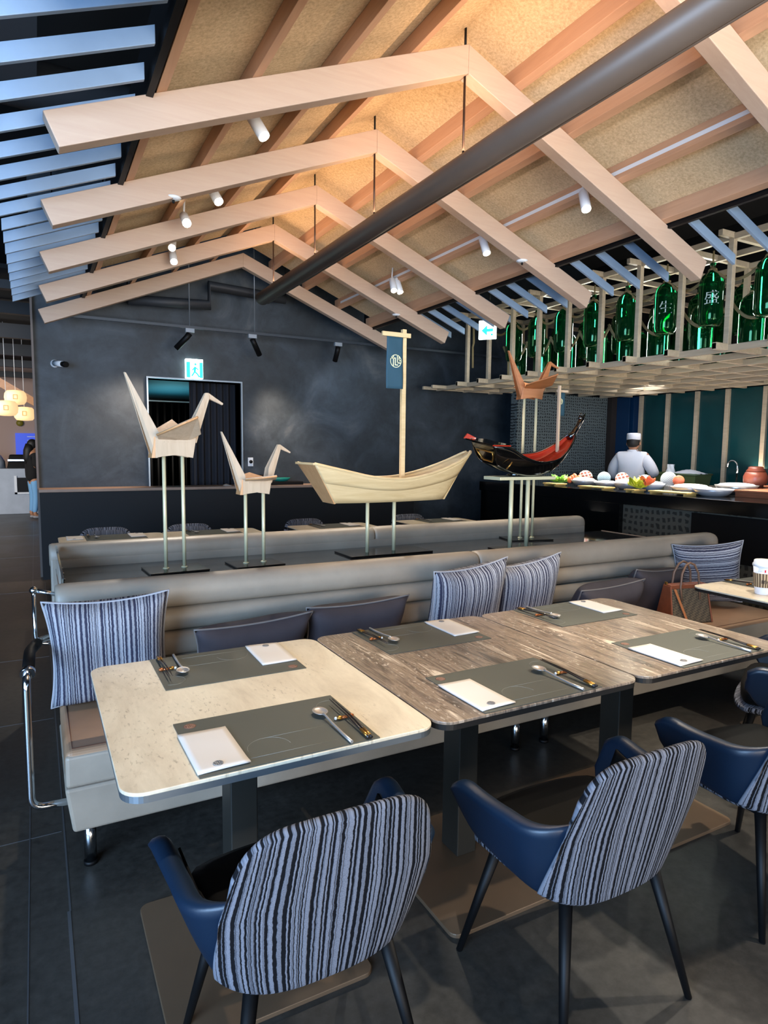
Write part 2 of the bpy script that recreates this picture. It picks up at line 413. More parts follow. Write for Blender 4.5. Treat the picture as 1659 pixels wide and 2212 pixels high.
    def xf(s, mat):
        s.v = [tuple(mat @ Vector(p)) for p in s.v]; return s

def obj(name, mb, mat, parent=None, bevel=0.0, solid=0.0, seg=2, sub=0, world=True, weld=False):
    me = bpy.data.meshes.new(name)
    off = parent_world(parent) if (parent is not None and world) else Vector((0, 0, 0))
    me.from_pydata([tuple(Vector(p) - off) for p in mb.v], [], mb.f)
    if mb.uv:
        ul = me.uv_layers.new(name='UVMap')
        for p in me.polygons:
            if p.index in mb.uv:
                for li, q in zip(p.loop_indices, mb.uv[p.index]): ul.data[li].uv = q
    me.polygons.foreach_set('use_smooth', mb.sm)
    bm = bmesh.new(); bm.from_mesh(me)
    if weld: bmesh.ops.remove_doubles(bm, verts=bm.verts, dist=1e-5)
    bmesh.ops.recalc_face_normals(bm, faces=bm.faces)
    bm.to_mesh(me); bm.free()
    me.materials.append(MAT[mat] if isinstance(mat, str) else mat)
    o = bpy.data.objects.new(name, me); col.objects.link(o)
    if parent is not None: o.parent = parent
    if solid: md = o.modifiers.new('solid', 'SOLIDIFY'); md.thickness = solid; md.offset = 0
    if bevel:
        md = o.modifiers.new('bevel', 'BEVEL'); md.width = bevel; md.segments = seg; md.limit_method = 'ANGLE'; md.angle_limit = math.radians(40)
        md.harden_normals = False
    if sub: md = o.modifiers.new('sub', 'SUBSURF'); md.levels = sub; md.render_levels = sub
    return o
def parent_world(p):
    v = Vector((0, 0, 0))
    while p is not None: v += p.location; p = p.parent
    return v
def tag(o, label, cat, group=None, kind=None):
    o['label'] = label; o['category'] = cat
    if group: o['group'] = group
    if kind: o['kind'] = kind
    return o
def thing(name, label, cat, loc=(0, 0, 0), rz=0.0, group=None):
    o = bpy.data.objects.new(name, None); col.objects.link(o); o.location = loc; o.rotation_euler = (0, 0, rz)
    o.empty_display_size = 0.1
    return tag(o, label, cat, group)
def struct(name, mb, mat, **kw):
    o = obj(name, mb, mat, **kw); o['kind'] = 'structure'; return o
def dup(root, loc=None, rz=None, label=None, group=None, cat=None):
    def rec(o, par):
        c = o.copy(); col.objects.link(c)
        if par is not None: c.parent = par
        for ch in [x for x in col.objects if x.parent == o]: rec(ch, c)
        return c
    r = rec(root, None)
    if loc is not None: r.location = loc
    if rz is not None: r.rotation_euler = (0, 0, rz)
    if label: r['label'] = label
    if group: r['group'] = group
    if cat: r['category'] = cat
    return r
ORD = ['first', 'second', 'third', 'fourth', 'fifth', 'sixth', 'seventh', 'eighth', 'ninth', 'tenth', 'eleventh', 'twelfth',
       'thirteenth', 'fourteenth', 'fifteenth', 'sixteenth', 'seventeenth', 'eighteenth', 'nineteenth', 'twentieth', 'twenty-first', 'twenty-second', 'twenty-third', 'twenty-fourth']
def arc(c, r, a0, a1, n, f):
    return [f(c[0] + r*math.cos(a0 + (a1-a0)*i/n), c[1] + r*math.sin(a0 + (a1-a0)*i/n)) for i in range(n+1)]
def rrect(x0, x1, y0, y1, r, n=6):
    P = []
    for cx, cy, a in ((x1-r, y1-r, 0), (x0+r, y1-r, PI/2), (x0+r, y0+r, PI), (x1-r, y0+r, 1.5*PI)):
        P += [(cx + r*math.cos(a + PI/2*i/n), cy + r*math.sin(a + PI/2*i/n)) for i in range(n+1)]
    return P

# ================================================================== SETTING
struct('floor', MB().box(-7, 12, -4, 19, -0.05, 0.0), 'floor')
j = MB()
j.box(0.038, 0.048, 0.0, 2.2, 0.0, 0.0015); j.box(0.044, 0.050, 2.2, 8.0, 0.0, 0.0012)
struct('trim_1', j, 'joint')
j = MB()
for x in (-0.071, -1.27, -2.47): j.box(x - 0.002, x + 0.002, -3.9, 18, 0.0, 0.0012)
for y in (0.3, 1.5, 2.7, 3.9, 5.1, 7.5, 9.9, 12.3): j.box(-6.9, 0.038, y - 0.002, y + 0.002, 0.0, 0.0011)
struct('trim_2', j, 'joint')
# tall dark ceiling void
struct('ceiling', MB().box(-7, 12, -4, 19, 4.6, 4.7), 'void')
# back wall with doorway (x 1.24..2.38, z ..2.335)
b = MB()
b.box(0.03, 1.24, 8.4, 8.6, 0, 4.6); b.box(1.24, 2.385, 8.4, 8.6, 2.335, 4.6); b.box(2.385, 8.6, 8.4, 8.6, 0, 4.6)
struct('wall_back', b, 'plaster')
b = MB()
b.box(1.222, 1.24, 8.36, 8.6, 0, 2.353); b.box(2.385, 2.403, 8.36, 8.6, 0, 2.353); b.box(1.24, 2.385, 8.36, 8.6, 2.335, 2.353)
d1 = struct('door_1', b, plain('dark_steel_frame', '#8a97a3', 0.3, 0.5))
# room behind the doorway
b = MB(); b.box(0.8, 3.4, 12.5, 12.6, 0, 2.5)
struct('wall_inner', b, 'black')
struct('trim_3', MB().box(0.8, 3.4, 8.65, 12.5, 2.38, 2.44), 'room')
struct('trim_4', MB().box(1.0, 3.3, 12.2, 12.22, 2.31, 2.33), 'white')
def curtain(x0, x1, y, z0, z1, folds, amp):
    m = MB()
    def fn(u, v):
        x = x0 + (x1-x0)*u
        return (x, y + amp*math.sin(u*folds*2*PI) + 0.3*amp*math.sin(u*folds*5.3+1), z0 + (z1-z0)*v)
    m.grid(fn, folds*10, 2); return m
o = obj('curtain', curtain(1.83, 2.62, 8.85, 0.02, 2.6, 9, 0.035), 'curtain', solid=0.006)
tag(o, 'charcoal pleated curtain hanging in the right half of the doorway', 'curtain')
o = obj('curtain', curtain(1.3, 3.2, 12.25, 0.02, 2.3, 16, 0.03), 'black', solid=0.006)
tag(o, 'black pleated curtain far inside the dark doorway', 'curtain')
# low partition with a timber ledge in front of the back wall
b = MB(); b.box(0.03, 4.86, 8.1, 8.4, 0.0, 0.985)
struct('wall_partition', b, 'panel')
b = MB(); b.box(0.02, 4.88, 8.06, 8.4, 0.985, 1.02)
struct('trim_5', b, 'ledge', bevel=0.004)
struct('trim_6', MB().box(0.008, 0.03, 8.3, 8.6, 0, 3.9), plain('warm_grey_corner', '#6d6058', 0.6))
# kitchen walls
struct('wall_kitchen', MB().box(6.41, 8.45, 7.7, 7.85, 0, 2.38), 'weave')
b = MB(); b.box(8.5, 8.6, 0.0, 8.4, 0, 4.6); struct('wall_right', b, 'panel')
mull = [7.66, 7.15, 6.66, 6.17, 5.70, 5.17, 4.65, 4.15, 3.6]
b = MB()
for y in mull: b.box(8.42, 8.5, y - 0.03, y + 0.03, 0.95, 2.38)
b.box(8.42, 8.5, 3.5, 7.66, 0.98, 1.04)
fr = struct('window_1', b, 'lattice', bevel=0.003)
for i in range(len(mull) - 1):
    obj('pane', MB().box(8.46, 8.475, mull[i+1] + 0.03, mull[i] - 0.03, 1.04, 2.38), 'bluepane' if i == 0 else 'tealpane', fr)
obj('glass_strip', MB().box(8.40, 8.415, 7.35, 7.6, 1.0, 2.38), 'bluepane', fr)
b = MB(); b.box(8.28, 8.40, 7.60, 7.69, 0.9, 2.38); struct('trim_7', b, plain('dark_post', '#2d2521', 0.5))
# corridor seen past the left edge of the back wall
struct('wall_far', MB().box(-6, 1.5, 18.0, 18.2, 0, 4.6), 'pinkwall')
struct('wall_left', MB().box(-6.6, -6.4, 8.0, 18.2, 0, 4.6), 'void')
for i, (y, z, h) in enumerate([(8.9, 3.32, 0.10), (10.4, 3.30, 0.16), (12.0, 3.20, 0.22), (13.6, 3.12, 0.20), (15.2, 3.08, 0.14), (16.8, 3.02, 0.12)]):
    o = obj('ceiling_baffle', MB().box(-5.5, 0.02 if y > 9 else 0.3, y, y + 0.12, z, z + h), plain('dark_baffle', '#1d1f22' if i % 2 else '#2b2d30', 0.6))
    tag(o, ORD[i] + ' dark ceiling baffle over the corridor at the left, counted from the nearest', 'ceiling baffle', 'corridor ceiling baffles')
struct('trim_8', MB().box(-6, 0.02, 8.7, 18, 3.5, 3.55), 'void')
o = obj('timber_beam', MB().plate([(-0.75, 14.2, 2.72), (-0.75, 14.2, 2.9), (0.02, 14.2, 2.42), (0.02, 14.2, 2.26)], (0, 0.1, 0)), 'purlin')
tag(o, 'sloping orange-lit timber beam above the paper lanterns', 'beam')

# ------------------------------------------------------------------ timber roof
S = 0.88 / 2.16
def zr(x): return 2.9 + S * (x - 0.08) if x < 2.24 else 2.9 + S * (4.40 - x)
FR = [2.085, 3.2, 4.315, 5.447, 6.57, 7.70]
LB = ['nearest timber rafter pair, entering at the upper right corner', 'large front timber rafter pair whose left tip overhangs highest',
      'second complete timber rafter pair back from the camera', 'third complete timber rafter pair back from the camera',
      'fourth complete timber rafter pair back from the camera', 'rearmost timber rafter pair in front of the dark wall']
th = 0.145
for k, y in enumerate(FR):
    t = thing('rafter_pair', LB[k], 'roof rafters', (2.24, y, 3.6), 0, 'rafter pairs under the timber ceiling')
    for s_ in (-1, 1):
        e = 2.16 * s_
        pts = [(2.24, zr(2.24)), (2.24 + e, 2.9), (2.24 + e * 0.973, 2.9 - 0.135), (2.24, zr(2.24) - 0.158)]
        obj('rafter', MB().prism(pts, 1, y, y + 0.082), 'rafter', t, bevel=0.004)
    if 0 < k < 5:
        obj('hanger_rod', MB().tube([(2.235, y + 0.03, 3.19), (2.235, y + 0.03, 3.625)], 0.007, 8), plain('dark_rod', '#3b2a22', 0.4, 0.5), t)
        obj('hanger_rod', MB().tube([(2.235, y + 0.03, 3.775), (2.235, y + 0.03, 3.90)], 0.007, 8), 'black', t)
PX = [0.54, 0.985, 1.43, 1.86]
def purlin(x, label):
    s_ = 1 if x < 2.24 else -1
    w_ = 0.048
    z0 = zr(x); z1 = zr(x + s_ * w_)
    m = MB().prism([(x, z0), (x + s_*w_, z1), (x + s_*w_, z1 + 0.1), (x, z0 + 0.098)], 1, 0.6, 7.78)
    o = obj('purlin', m, 'purlin', bevel=0.003); tag(o, label, 'purlin', 'long purlins across the rafters')
nm = ['lowest', 'second lowest', 'third lowest', 'highest']
for i, x in enumerate(PX): purlin(x, nm[i] + ' long timber purlin on the left roof slope')
for i, x in enumerate(PX): purlin(4.48 - x, nm[i] + ' long timber purlin on the right roof slope')
for s_, nme in ((-1, 'left'), (1, 'right')):
    e = 1.70
    a = (2.24, zr(2.24) + 0.10); bb = (2.24 + s_*e, zr(2.24 + s_*e) + 0.10)
    m = MB().prism([a, bb, (bb[0], bb[1] + 0.03), (a[0], a[1] + 0.03)], 1, 0.6, 7.0 if s_ < 0 else 7.66)
    struct('ceiling_' + nme, m, 'board')
# dark fascia outside each lowest purlin
for s_ in (-1, 1):
    x = 2.24 + s_ * 1.715
    m = MB().box(min(x, x + s_*0.03), max(x, x + s_*0.03), 0.6, 7.95, 3.06, 3.32)
    struct('trim_%d' % (9 if s_ < 0 else 10), m, 'black')
# painted slats outside the boards
ys = [3.2 + 0.14 + 0.28 * k for k in range(-4, 14)]
def slat(x0, x1, y, off=0.0):
    z0, z1 = zr(x0) + off, zr(x1) + off
    return MB().prism([(x0, z0), (x1, z1), (x1, z1 + 0.070), (x0, z0 + 0.070)], 1, y, y + 0.022)
n = 0
for i, y in enumerate(ys):
    o = obj('eave_slat', slat(-0.13, 0.47, y), 'slat', bevel=0.002)
    tag(o, ORD[i] + ' blue-lit eave slat left of the timber roof, counted from the front', 'slat', 'eave slats left of the roof')
    if abs(((y - 3.2) % 1.12) - 0.14) > 0.05 or True:
        o = obj('eave_slat', slat(4.01, 4.52, y, 0.01), 'slat', bevel=0.002)
        tag(o, ORD[i] + ' blue-lit eave slat right of the timber roof, counted from the front', 'slat', 'eave slats right of the roof')
# trough luminaire hung under the ridge
t = thing('trough_light', 'long round bronze trough light hung on rods under the ridge', 'pendant light', (2.24, 4, 3.12))
cs = [(2.24 + 0.074*math.cos(a), 3.125 + 0.074*math.sin(a)) for a in [math.radians(d) for d in range(150, 391, 12)]]
inn = [(2.24 + 0.066*math.cos(a), 3.125 + 0.066*math.sin(a)) for a in [math.radians(d) for d in range(390, 149, -12)]]
m = MB(); poly = cs + inn; nn = len(poly)
vs = [(x, 0.4, z) for x, z in poly] + [(x, 7.0, z) for x, z in poly]
m.add(vs, [(i, i+nn, (i+1) % nn + nn, (i+1) % nn) for i in range(nn)], True)
h_ = len(cs)
m.f += [(i, i+1, nn-2-i, nn-1-i) for i in range(h_-1)] + [(i+nn, nn-1-i+nn, nn-2-i+nn, i+1+nn) for i in range(h_-1)]; m.sm += [False]*(2*(h_-1))
obj('housing', m, 'duct', t)
obj('lip', MB().tube([(2.24+0.066, 0.4, 3.075), (2.24+0.066, 7.0, 3.075)], 0.006, 6), 'duct', t)
# spotlights on the roof
def spotlight(loc, aim, label, hot=False, lit=True, arm=False):
    d = (Vector(aim) - Vector(loc)).normalized()
    q = Vector((0, 0, -1)).rotation_difference(d).to_matrix().to_4x4()
    T = Matrix.Translation(Vector(loc)) @ q
    t = thing('spotlight', label, 'spotlight', loc, 0, 'white spotlights under the roof')
    obj('housing', MB().lathe([(0.030, 0.0), (0.034, 0.004), (0.034, 0.15), (0.026, 0.162), (0.0, 0.164)], n=20).xf(T @ Matrix.Translation((0, 0, -0.085))), 'white', t)
    obj('lens', MB().lathe([(0.0, 0.0), (0.031, 0.0), (0.031, 0.004), (0.0, 0.004)], n=20).xf(T @ Matrix.Translation((0, 0, -0.089))), 'lens_hot' if hot else 'lens', t)
    top = Vector(loc) - d * 0.05
    obj('stem', MB().tube([top, top + Vector((0.0, 0.01, 0.05)), (loc[0], loc[1] + 0.01, zr(loc[0]) + 0.10)], 0.008 if not arm else 0.010, 8), 'white', t)
    return Vector(loc) + d * 0.1, t
WP = {}
SP = [((1.147, 3.66, 3.285), (1.45, 3.35, 2.6), 'white spotlight hanging below the front rafter, lens turned away', 'a'),
      ((1.182, 4.776, 3.29), (1.6, 3.9, 2.0), 'white spotlight just below the second rafter, left slope', 'b'),
      ((1.067, 5.20, 3.22), (0.95, 2.4, 1.2), 'glaring white spotlight on a bent arm in front of the third rafter', 'c'),
      ((1.165, 6.25, 3.335), (0.85, 5.0, 2.2), 'white spotlight tilted left between third and fourth rafters', 'd'),
      ((1.20, 6.42, 3.27), (1.1, 4.4, 1.0), 'small white spotlight lens directly beneath another, left slope', 'e'),
      ((3.42, 3.46, 3.235), (3.25, 3.1, 2.5), 'large white spotlight right of the trough light, below second rafter', 'f'),
      ((3.42, 4.60, 3.235), (3.45, 4.0, 1.9), 'white spotlight on the right slope between second and third rafters', 'g'),
      ((3.395, 6.15, 3.235), (3.1, 5.0, 1.3), 'left one of the twin white spotlights on the right slope', 'h'),
      ((3.46, 6.15, 3.235), (3.7, 5.2, 0.8), 'right one of the twin white spotlights on the right slope', 'i')]
for loc, aim, lab, k in SP:
    WP[k] = spotlight(loc, aim, lab, hot=(k == 'c'))[0]
o = obj('lighting_track', MB().box(3.445, 3.478, 1.6, 7.6, zr(3.46) + 0.035, zr(3.46) + 0.060), 'white'); tag(o, 'white lighting track running along the right roof slope', 'lighting track')
for x, y, z, lb in [(0.822, 4.345, 3.052, 'round white ceiling detector under the left slope beside the second rafter'), (3.62, 4.345, 3.068, 'round white ceiling detector under the second rafter, right slope'),
                    (3.69, 6.60, 3.030, 'round white ceiling detector above the flag, right slope')]:
    t = thing('detector', lb, 'detector', (x, y, z), 0, 'ceiling detectors')
    obj('dish', MB().lathe([(0.0, -0.012), (0.03, -0.01), (0.048, 0.0), (0.046, 0.006), (0.0, 0.006)], (x, y, z), 20), 'white', t)
    obj('sensor', MB().tube([(x, y, z - 0.03), (x, y, z - 0.008)], 0.008, 8), 'black', t)
    obj('stem', MB().tube([(x, y, z + 0.004), (x, y, z + 0.03)], 0.02, 10), 'white', t)
# sculpture spots at the modelled fixtures; table and floor spots have none
KS = 1.0
spot('light_table_1', (1.0, 1.6, 3.05), (0.55, 1.75, 0.75), 80 * KS, NEUT, 46, 0.7)
spot('light_table_2', (2.2, 2.3, 3.0), (1.45, 1.8, 0.75), 30 * KS, WARM, 46, 0.7)
spot('light_table_3', (3.0, 1.9, 2.95), (2.3, 1.9, 0.75), 60 * KS, NEUT, 46, 0.7)
spot('light_table_4', (3.7, 2.3, 2.95), (3.6, 1.95, 0.75), 60 * KS, NEUT, 46, 0.7)
spot('light_floor_r', (3.3, 0.7, 3.0), (2.0, 0.9, 0.0), 110, NEUT, 56, 0.35)
spot('light_floor_l', (1.6, 0.2, 3.1), (0.75, 0.9, 0.0), 9, WARM, 60, 0.5)
spot('light_bench_floor', (3.0, 1.5, 3.1), (2.55, 1.95, 0.0), 90, NEUT, 50, 0.4)
spot('light_a', tuple(WP['a']), (1.9, 3.0, 0.0), 50, WARM, 40, 0.6)
spot('light_b', tuple(WP['b']), (2.0, 3.9, 1.0), 85, NEUT, 40, 0.6)
spot('light_d', tuple(WP['d']), (0.5, 4.3, 0.9), 70, NEUT, 44, 0.6)
spot('light_e', tuple(WP['e']), (1.3, 4.5, 0.9), 75, NEUT, 44, 0.6)
spot('light_far_left', (1.0, 6.0, 3.2), (1.0, 5.5, 0.75), 55, NEUT, 60, 0.7)  # this and the next are added to brighten the far tables, without a fixture
spot('light_far_right', (3.3, 6.0, 3.1), (3.2, 5.5, 0.75), 55, NEUT, 60, 0.7)
spot('light_table_42', tuple(WP['g']), (3.3, 3.9, 1.2), 85, NEUT, 36, 0.6)
spot('light_h', tuple(WP['h']), (2.6, 4.3, 0.9), 60, NEUT, 44, 0.6)
spot('light_i', tuple(WP['i']), (3.8, 4.6, 0.8), 60, NEUT, 44, 0.6)
# black track along the back wall
t = thing('lighting_track', 'black lighting track hung on rods before the dark back wall', 'lighting track', (2.7, 7.9, 2.9))
obj('rail', MB().box(0.4, 6.2, 7.885, 7.915, 2.885, 2.915), plain('dark_rail', '#3a424a', 0.4, 0.4), t)
for x in (1.65, 2.43): obj('rod', MB().tube([(x, 7.9, 2.915), (x, 7.9, 4.6)], 0.007, 8), plain('grey_rod', '#7b8288', 0.4, 0.5), t)
for i, (x, dx, lab) in enumerate([(1.65, -0.14, 'leftmost black spotlight on the back wall track'), (2.40, 0.12, 'middle black spotlight on the back wall track'), (3.55, 0.0, 'rightmost black spotlight on the back wall track')]):
    t = thing('track_spotlight', lab, 'spotlight', (x, 7.9, 2.88), 0, 'black spotlights on the back wall track')
    obj('adapter', MB().box(x - 0.05, x + 0.05, 7.88, 7.92, 2.84, 2.885), plain('grey_adapter', '#8d969e', 0.4), t)
    obj('housing', MB().tube([(x, 7.9, 2.83), (x + dx*0.25, 7.92, 2.78), (x + dx, 8.0, 2.66)], 0.034, 14), 'black', t)
spot('wash_1', (1.5, 7.95, 2.62), (0.62, 8.42, 1.45), 120, (1.0, 0.76, 0.58), 62, 1.0, 0.1)
spot('wash_2', (2.55, 7.95, 2.62), (3.05, 8.42, 1.45), 105, (1.0, 0.76, 0.58), 60, 1.0, 0.1)
area('inner_room_light', (1.9, 10.5, 1.9), (1.9, 10.5, 3.0), 0.6, 1.5, 5, (0.25, 0.85, 1.0))
spot('wash_3', (3.6, 7.7, 2.7), (4.0, 8.4, 1.9), 10, (0.65, 0.8, 1.0), 110, 1.0, 0.1)
# pipes and ducts in the void
for pts, r, lb in [([(1.0, 8.1, 3.18), (1.93, 8.1, 3.22), (1.93, 8.1, 3.45), (2.9, 8.1, 3.40)], 0.06, 'dark pipe with a stepped bend behind the rearmost rafter pair'),
                   ([(0.2, 8.2, 3.36), (0.85, 8.2, 3.34)], 0.10, 'short dark duct at the top of the back wall'),
                   ([(-5.0, 3.0, 4.1), (2.0, 3.2, 4.1)], 0.12, 'dark round duct above the left eave slats, front'),
                   ([(-5.0, 5.3, 4.0), (2.0, 5.4, 4.0)], 0.16, 'dark round duct above the left eave slats, rear')]:
    o = obj('pipe', MB().tube(pts, r, 12), plain('dark_pipe', '#2a2d31', 0.6)); tag(o, lb, 'pipe')
    for q in (pts[0], pts[-1]):
        k_ = 0.9
        p_ = Vector(q) * k_ + Vector(pts[len(pts)//2 if len(pts) > 2 else 0 if q is pts[-1] else -1]) * (1 - k_) if len(pts) == 2 else Vector(q)
        obj('hanger', MB().tube([(p_.x, p_.y, p_.z), (p_.x, p_.y, 4.6)], 0.008, 6), 'black', o)
for x0, x1, lb in ((-0.25, 0.10, 'dark suspended service panel above the left eave slats'), (-1.4, -0.8, 'wide dark service panel far above the left eave slats')):
    o = obj('service_panel', MB().box(x0, x1, 1.0, 5.2, 3.9, 3.95), plain('service_panel_paint', '#34393e', 0.6)); tag(o, lb, 'panel')

# ================================================================== BENCHES
def tube_cushion(x0, x1, y, z, r, ry=None):
    ry = ry or r; xs = [x0, x0 + 0.004, x0 + 0.018, x0 + 0.05]; k = [0.80, 0.92, 0.985, 1.0]
    xs = xs + [x1 - 0.05, x1 - 0.018, x1 - 0.004, x1]; k = k + [1.0, 0.985, 0.92, 0.80]
    m = MB(); n = 22; vs = []
    for x, kk in zip(xs, k):
        for i in range(n):
            a = 2*PI*i/n; ca, sa = math.cos(a), math.sin(a)
            c2 = math.copysign(abs(ca)**0.8, ca); s2 = math.copysign(abs(sa)**0.8, sa)
            vs.append((x, y + ry*kk*c2, z + r*kk*s2))
    fs = [(i*n+j, i*n+(j+1) % n, (i+1)*n+(j+1) % n, (i+1)*n+j) for i in range(len(xs)-1) for j in range(n)]
    m.add(vs, fs, True); m.f += [tuple(range(n-1, -1, -1)), tuple((len(xs)-1)*n + j for j in range(n))]; m.sm += [False, False]
    return m
def slabsoft(x0, x1, y0, y1, z0, z1):
    return MB().box(x0, x1, y0, y1, z0, z1)
def bench(label, sgn, yb, legs, seams):
    """sgn=-1: sitter side towards the camera."""
    F = lambda d: yb + sgn * d
    t = thing('bench', label, 'bench', (2.15, yb, 0))
    xs = [0.05] + seams + [4.26]
    for a, b_ in zip(xs[:-1], xs[1:]):
        obj('top_roll', tube_cushion(a + 0.001, b_ - 0.001, F(0.0), 0.862, 0.070, 0.075), 'bench', t)
    if sgn < 0:
        for z, yy, r in ((0.745, 0.025, 0.052), (0.640, 0.035, 0.055), (0.530, 0.045, 0.058)):
            obj('back_roll', tube_cushion(0.06, 4.25, F(yy), z, r, 0.055), 'bench', t)
    ya, yc = sorted((F(-0.03), F(-0.075)))
    obj('back_panel', MB().box(0.055, 4.255, ya, yc, 0.16, 0.85), 'bench', t, bevel=0.012)
    y0, y1 = sorted((F(0.60), F(-0.02)))
    for a, b_ in zip(xs[:-1], xs[1:]):
        obj('seat_cushion', slabsoft(a + 0.003, b_ - 0.003, y0, y1, 0.335, 0.466), 'bench_seat', t, bevel=0.022, seg=4)
    pts = [(0.05, 0.335), (4.26, 0.335), (4.26, 0.155), (0.05, 0.155)]
    ys0, ys1 = sorted((F(0.595), F(-0.02)))
    obj('seat_base', MB().hexa([(0.07, ys0+0.03, 0.155), (4.24, ys0+0.03, 0.155), (4.24, ys1, 0.155), (0.07, ys1, 0.155), (0.048, ys0, 0.332), (4.262, ys0, 0.332), (4.262, ys1, 0.332), (0.048, ys1, 0.332)]), 'bench', t, bevel=0.012, seg=3)
    if sgn < 0:
        e = 0.004
        obj('front_panel', MB().box(0.052, 4.258, y0 - 0.004, y0 + 0.02, 0.338, 0.452), 'bench', t, bevel=0.012, seg=3)
        obj('piping', MB().tube([(0.075, y1 - 0.1, 0.464), (0.075, y0 + 0.028, 0.464), (4.235, y0 + 0.028, 0.464), (4.235, y1 - 0.1, 0.464)], 0.004, 6), plain('brown_piping', '#5f3b28', 0.5), t)
    for x in legs:
        obj('leg', MB().tube([(x, F(0.51), 0.012), (x, F(0.51), 0.17)], 0.021, 16), 'chrome', t)
        obj('foot', MB().tube([(x, F(0.51), 0.0), (x, F(0.51), 0.014)], 0.024, 16), 'black', t)
    return t
b1 = bench('taupe leather bench with three-roll back nearest the dining tables', -1, 2.95, [0.125, 2.08, 2.27, 4.1], [2.17])
b2 = bench('far taupe leather bench, its back turned to the camera', 1, 4.22, [0.125, 2.1, 4.1], [2.17])
# chrome side frame at the left end of the near bench
t = thing('bench_side_rail', 'chrome tube side rail with a black padded grip at the bench end', 'rail', (-0.05, 2.6, 0))
def bend(pts, r=0.05, n=6):
    out = [Vector(pts[0])]
    for i in range(1, len(pts)-1):
        p = Vector(pts[i]); a = (Vector(pts[i-1]) - p); b_ = (Vector(pts[i+1]) - p)
        ra = min(r, a.length*0.45, b_.length*0.45); A = p + a.normalized()*ra; B = p + b_.normalized()*ra
        for k in range(n+1):
            u = k/n; out.append(A*(1-u)**2 + p*2*u*(1-u) + B*u*u)
    out.append(Vector(pts[-1])); return out
obj('tube', MB().tube(bend([(0.06, 2.44, 0.250), (-0.055, 2.44, 0.252), (-0.055, 2.44, 0.715), (-0.045, 2.53, 0.735)], 0.045), 0.0125, 14), 'chrome', t)
obj('grip', MB().tube(bend([(-0.048, 2.475, 0.730), (-0.044, 2.70, 0.735), (-0.02, 2.80, 0.735)], 0.03), 0.020, 16), 'blackleather', t)
obj('collar', MB().tube([(-0.050, 2.462, 0.722), (-0.049, 2.478, 0.729)], 0.024, 16), 'chrome', t)
obj('tube', MB().tube(bend([(-0.03, 2.79, 0.735), (0.01, 2.87, 0.735), (0.10, 2.93, 0.72)], 0.04), 0.013, 12), 'chrome', t)
obj('tube', MB().tube(bend([(0.07, 2.965, 0.682), (-0.026, 2.965, 0.686), (-0.026, 2.965, 0.905)], 0.045), 0.008, 12), 'chrome', t)
obj('ball', MB().ball((-0.026, 2.965, 0.912), 0.016), 'chrome', t)
obj('arm', MB().tube([(-0.026, 2.965, 0.912), (0.07, 2.955, 0.885)], 0.009, 12), 'chrome', t)

# island between the benches
t = thing('display_island', 'long low display island with a black glass top between two benches', 'island', (2.2, 3.6, 0))
obj('body', MB().box(0.10, 4.40, 3.06, 4.12, 0.0, 0.775), 'panel', t, bevel=0.003)
obj('glass_top', MB().box(0.08, 4.44, 3.05, 4.135, 0.776, 0.796), 'gloss', t, bevel=0.003)
obj('edge_trim', MB().box(4.44, 4.455, 3.05, 4.135, 0.770, 0.800), 'ledge', t, bevel=0.002)
obj('end_glass', MB().box(0.082, 0.092, 3.06, 4.13, 0.798, 0.93), 'glass', t)
for k in range(5):
    obj('fitting', MB().tube([(0.092, 3.25 + 0.17*k, 0.83), (0.112, 3.25 + 0.17*k, 0.83)], 0.008, 8), 'chrome', t)
ZI = 0.797

# ================================================================== CUSHIONS
def pillow_mesh(w_, h_, t_, n=22, vert=True, wav=0.0, seed=0):
    m = MB(); rnd = random.Random(seed); ph = [rnd.uniform(0, 6) for _ in range(4)]
    def shape(u, v, s_):
        x, y = 2*u-1, 2*v-1
        # corners pulled out, edges pulled in
        px = x*(1 - 0.11*(1-y*y)*abs(x)**2.5); py = y*(1 - 0.11*(1-x*x)*abs(y)**2.5)
        d = ((1-x**4)*(1-y**4))**0.55
        wz = 0.06*math.sin(3*x+ph[0])*math.sin(2.5*y+ph[1]) + wav*math.sin(5*x+ph[2])*(1-y*y)
        return (px*w_/2, s_*t_/2*d*(1+wz), py*h_/2)
    uvf = (lambda u, v: (u*w_, v*h_)) if vert else (lambda u, v: (v*h_, u*w_))
    m.grid(lambda u, v: shape(u, v, -1), n, n, uvf); m.grid(lambda u, v: shape(u, v, 1), n, n, uvf)
    def edge(k):
        P = []
        for i in range(n): P.append(shape(i/n, 0, 1))
        for i in range(n): P.append(shape(1, i/n, 1))
        for i in range(n): P.append(shape(1-i/n, 1, 1))
        for i in range(n): P.append(shape(0, 1-i/n, 1))
        return P
    return m, edge(0)
def pillow(label, matn, pipe, center, w_, h_, t_, tilt, yaw=0.0, roll=0.0, vert=True, group='scatter cushions on the bench', seed=0, wav=0.0):
    t = thing('cushion', label, 'cushion', center, 0, group)
    R = Matrix.Translation(Vector(center)) @ Matrix.Rotation(yaw, 4, 'Z') @ Matrix.Rotation(-tilt, 4, 'X') @ Matrix.Rotation(roll, 4, 'Y')
    m, e = pillow_mesh(w_, h_, t_, vert=vert, seed=seed, wav=wav)
    obj('cover', m.xf(R), matn, t, weld=True)
    obj('piping', MB().tube([R @ Vector(p) for p in e], 0.0045, 6, closed=True), pipe, t)
    return t
rd = math.radians
pillow('big blue-grey striped cushion at the left end of the bench', 'stripe_pillow', 'stripe_pillow', (0.237, 2.735, 0.695), 0.455, 0.475, 0.19, rd(-15), rd(-4), rd(-1.5), seed=1)
pillow('plain dark cushion slumped beside the big striped one', 'greycloth', 'piping', (0.80, 2.69, 0.625), 0.52, 0.34, 0.17, rd(-28), rd(3), rd(-2), seed=2)
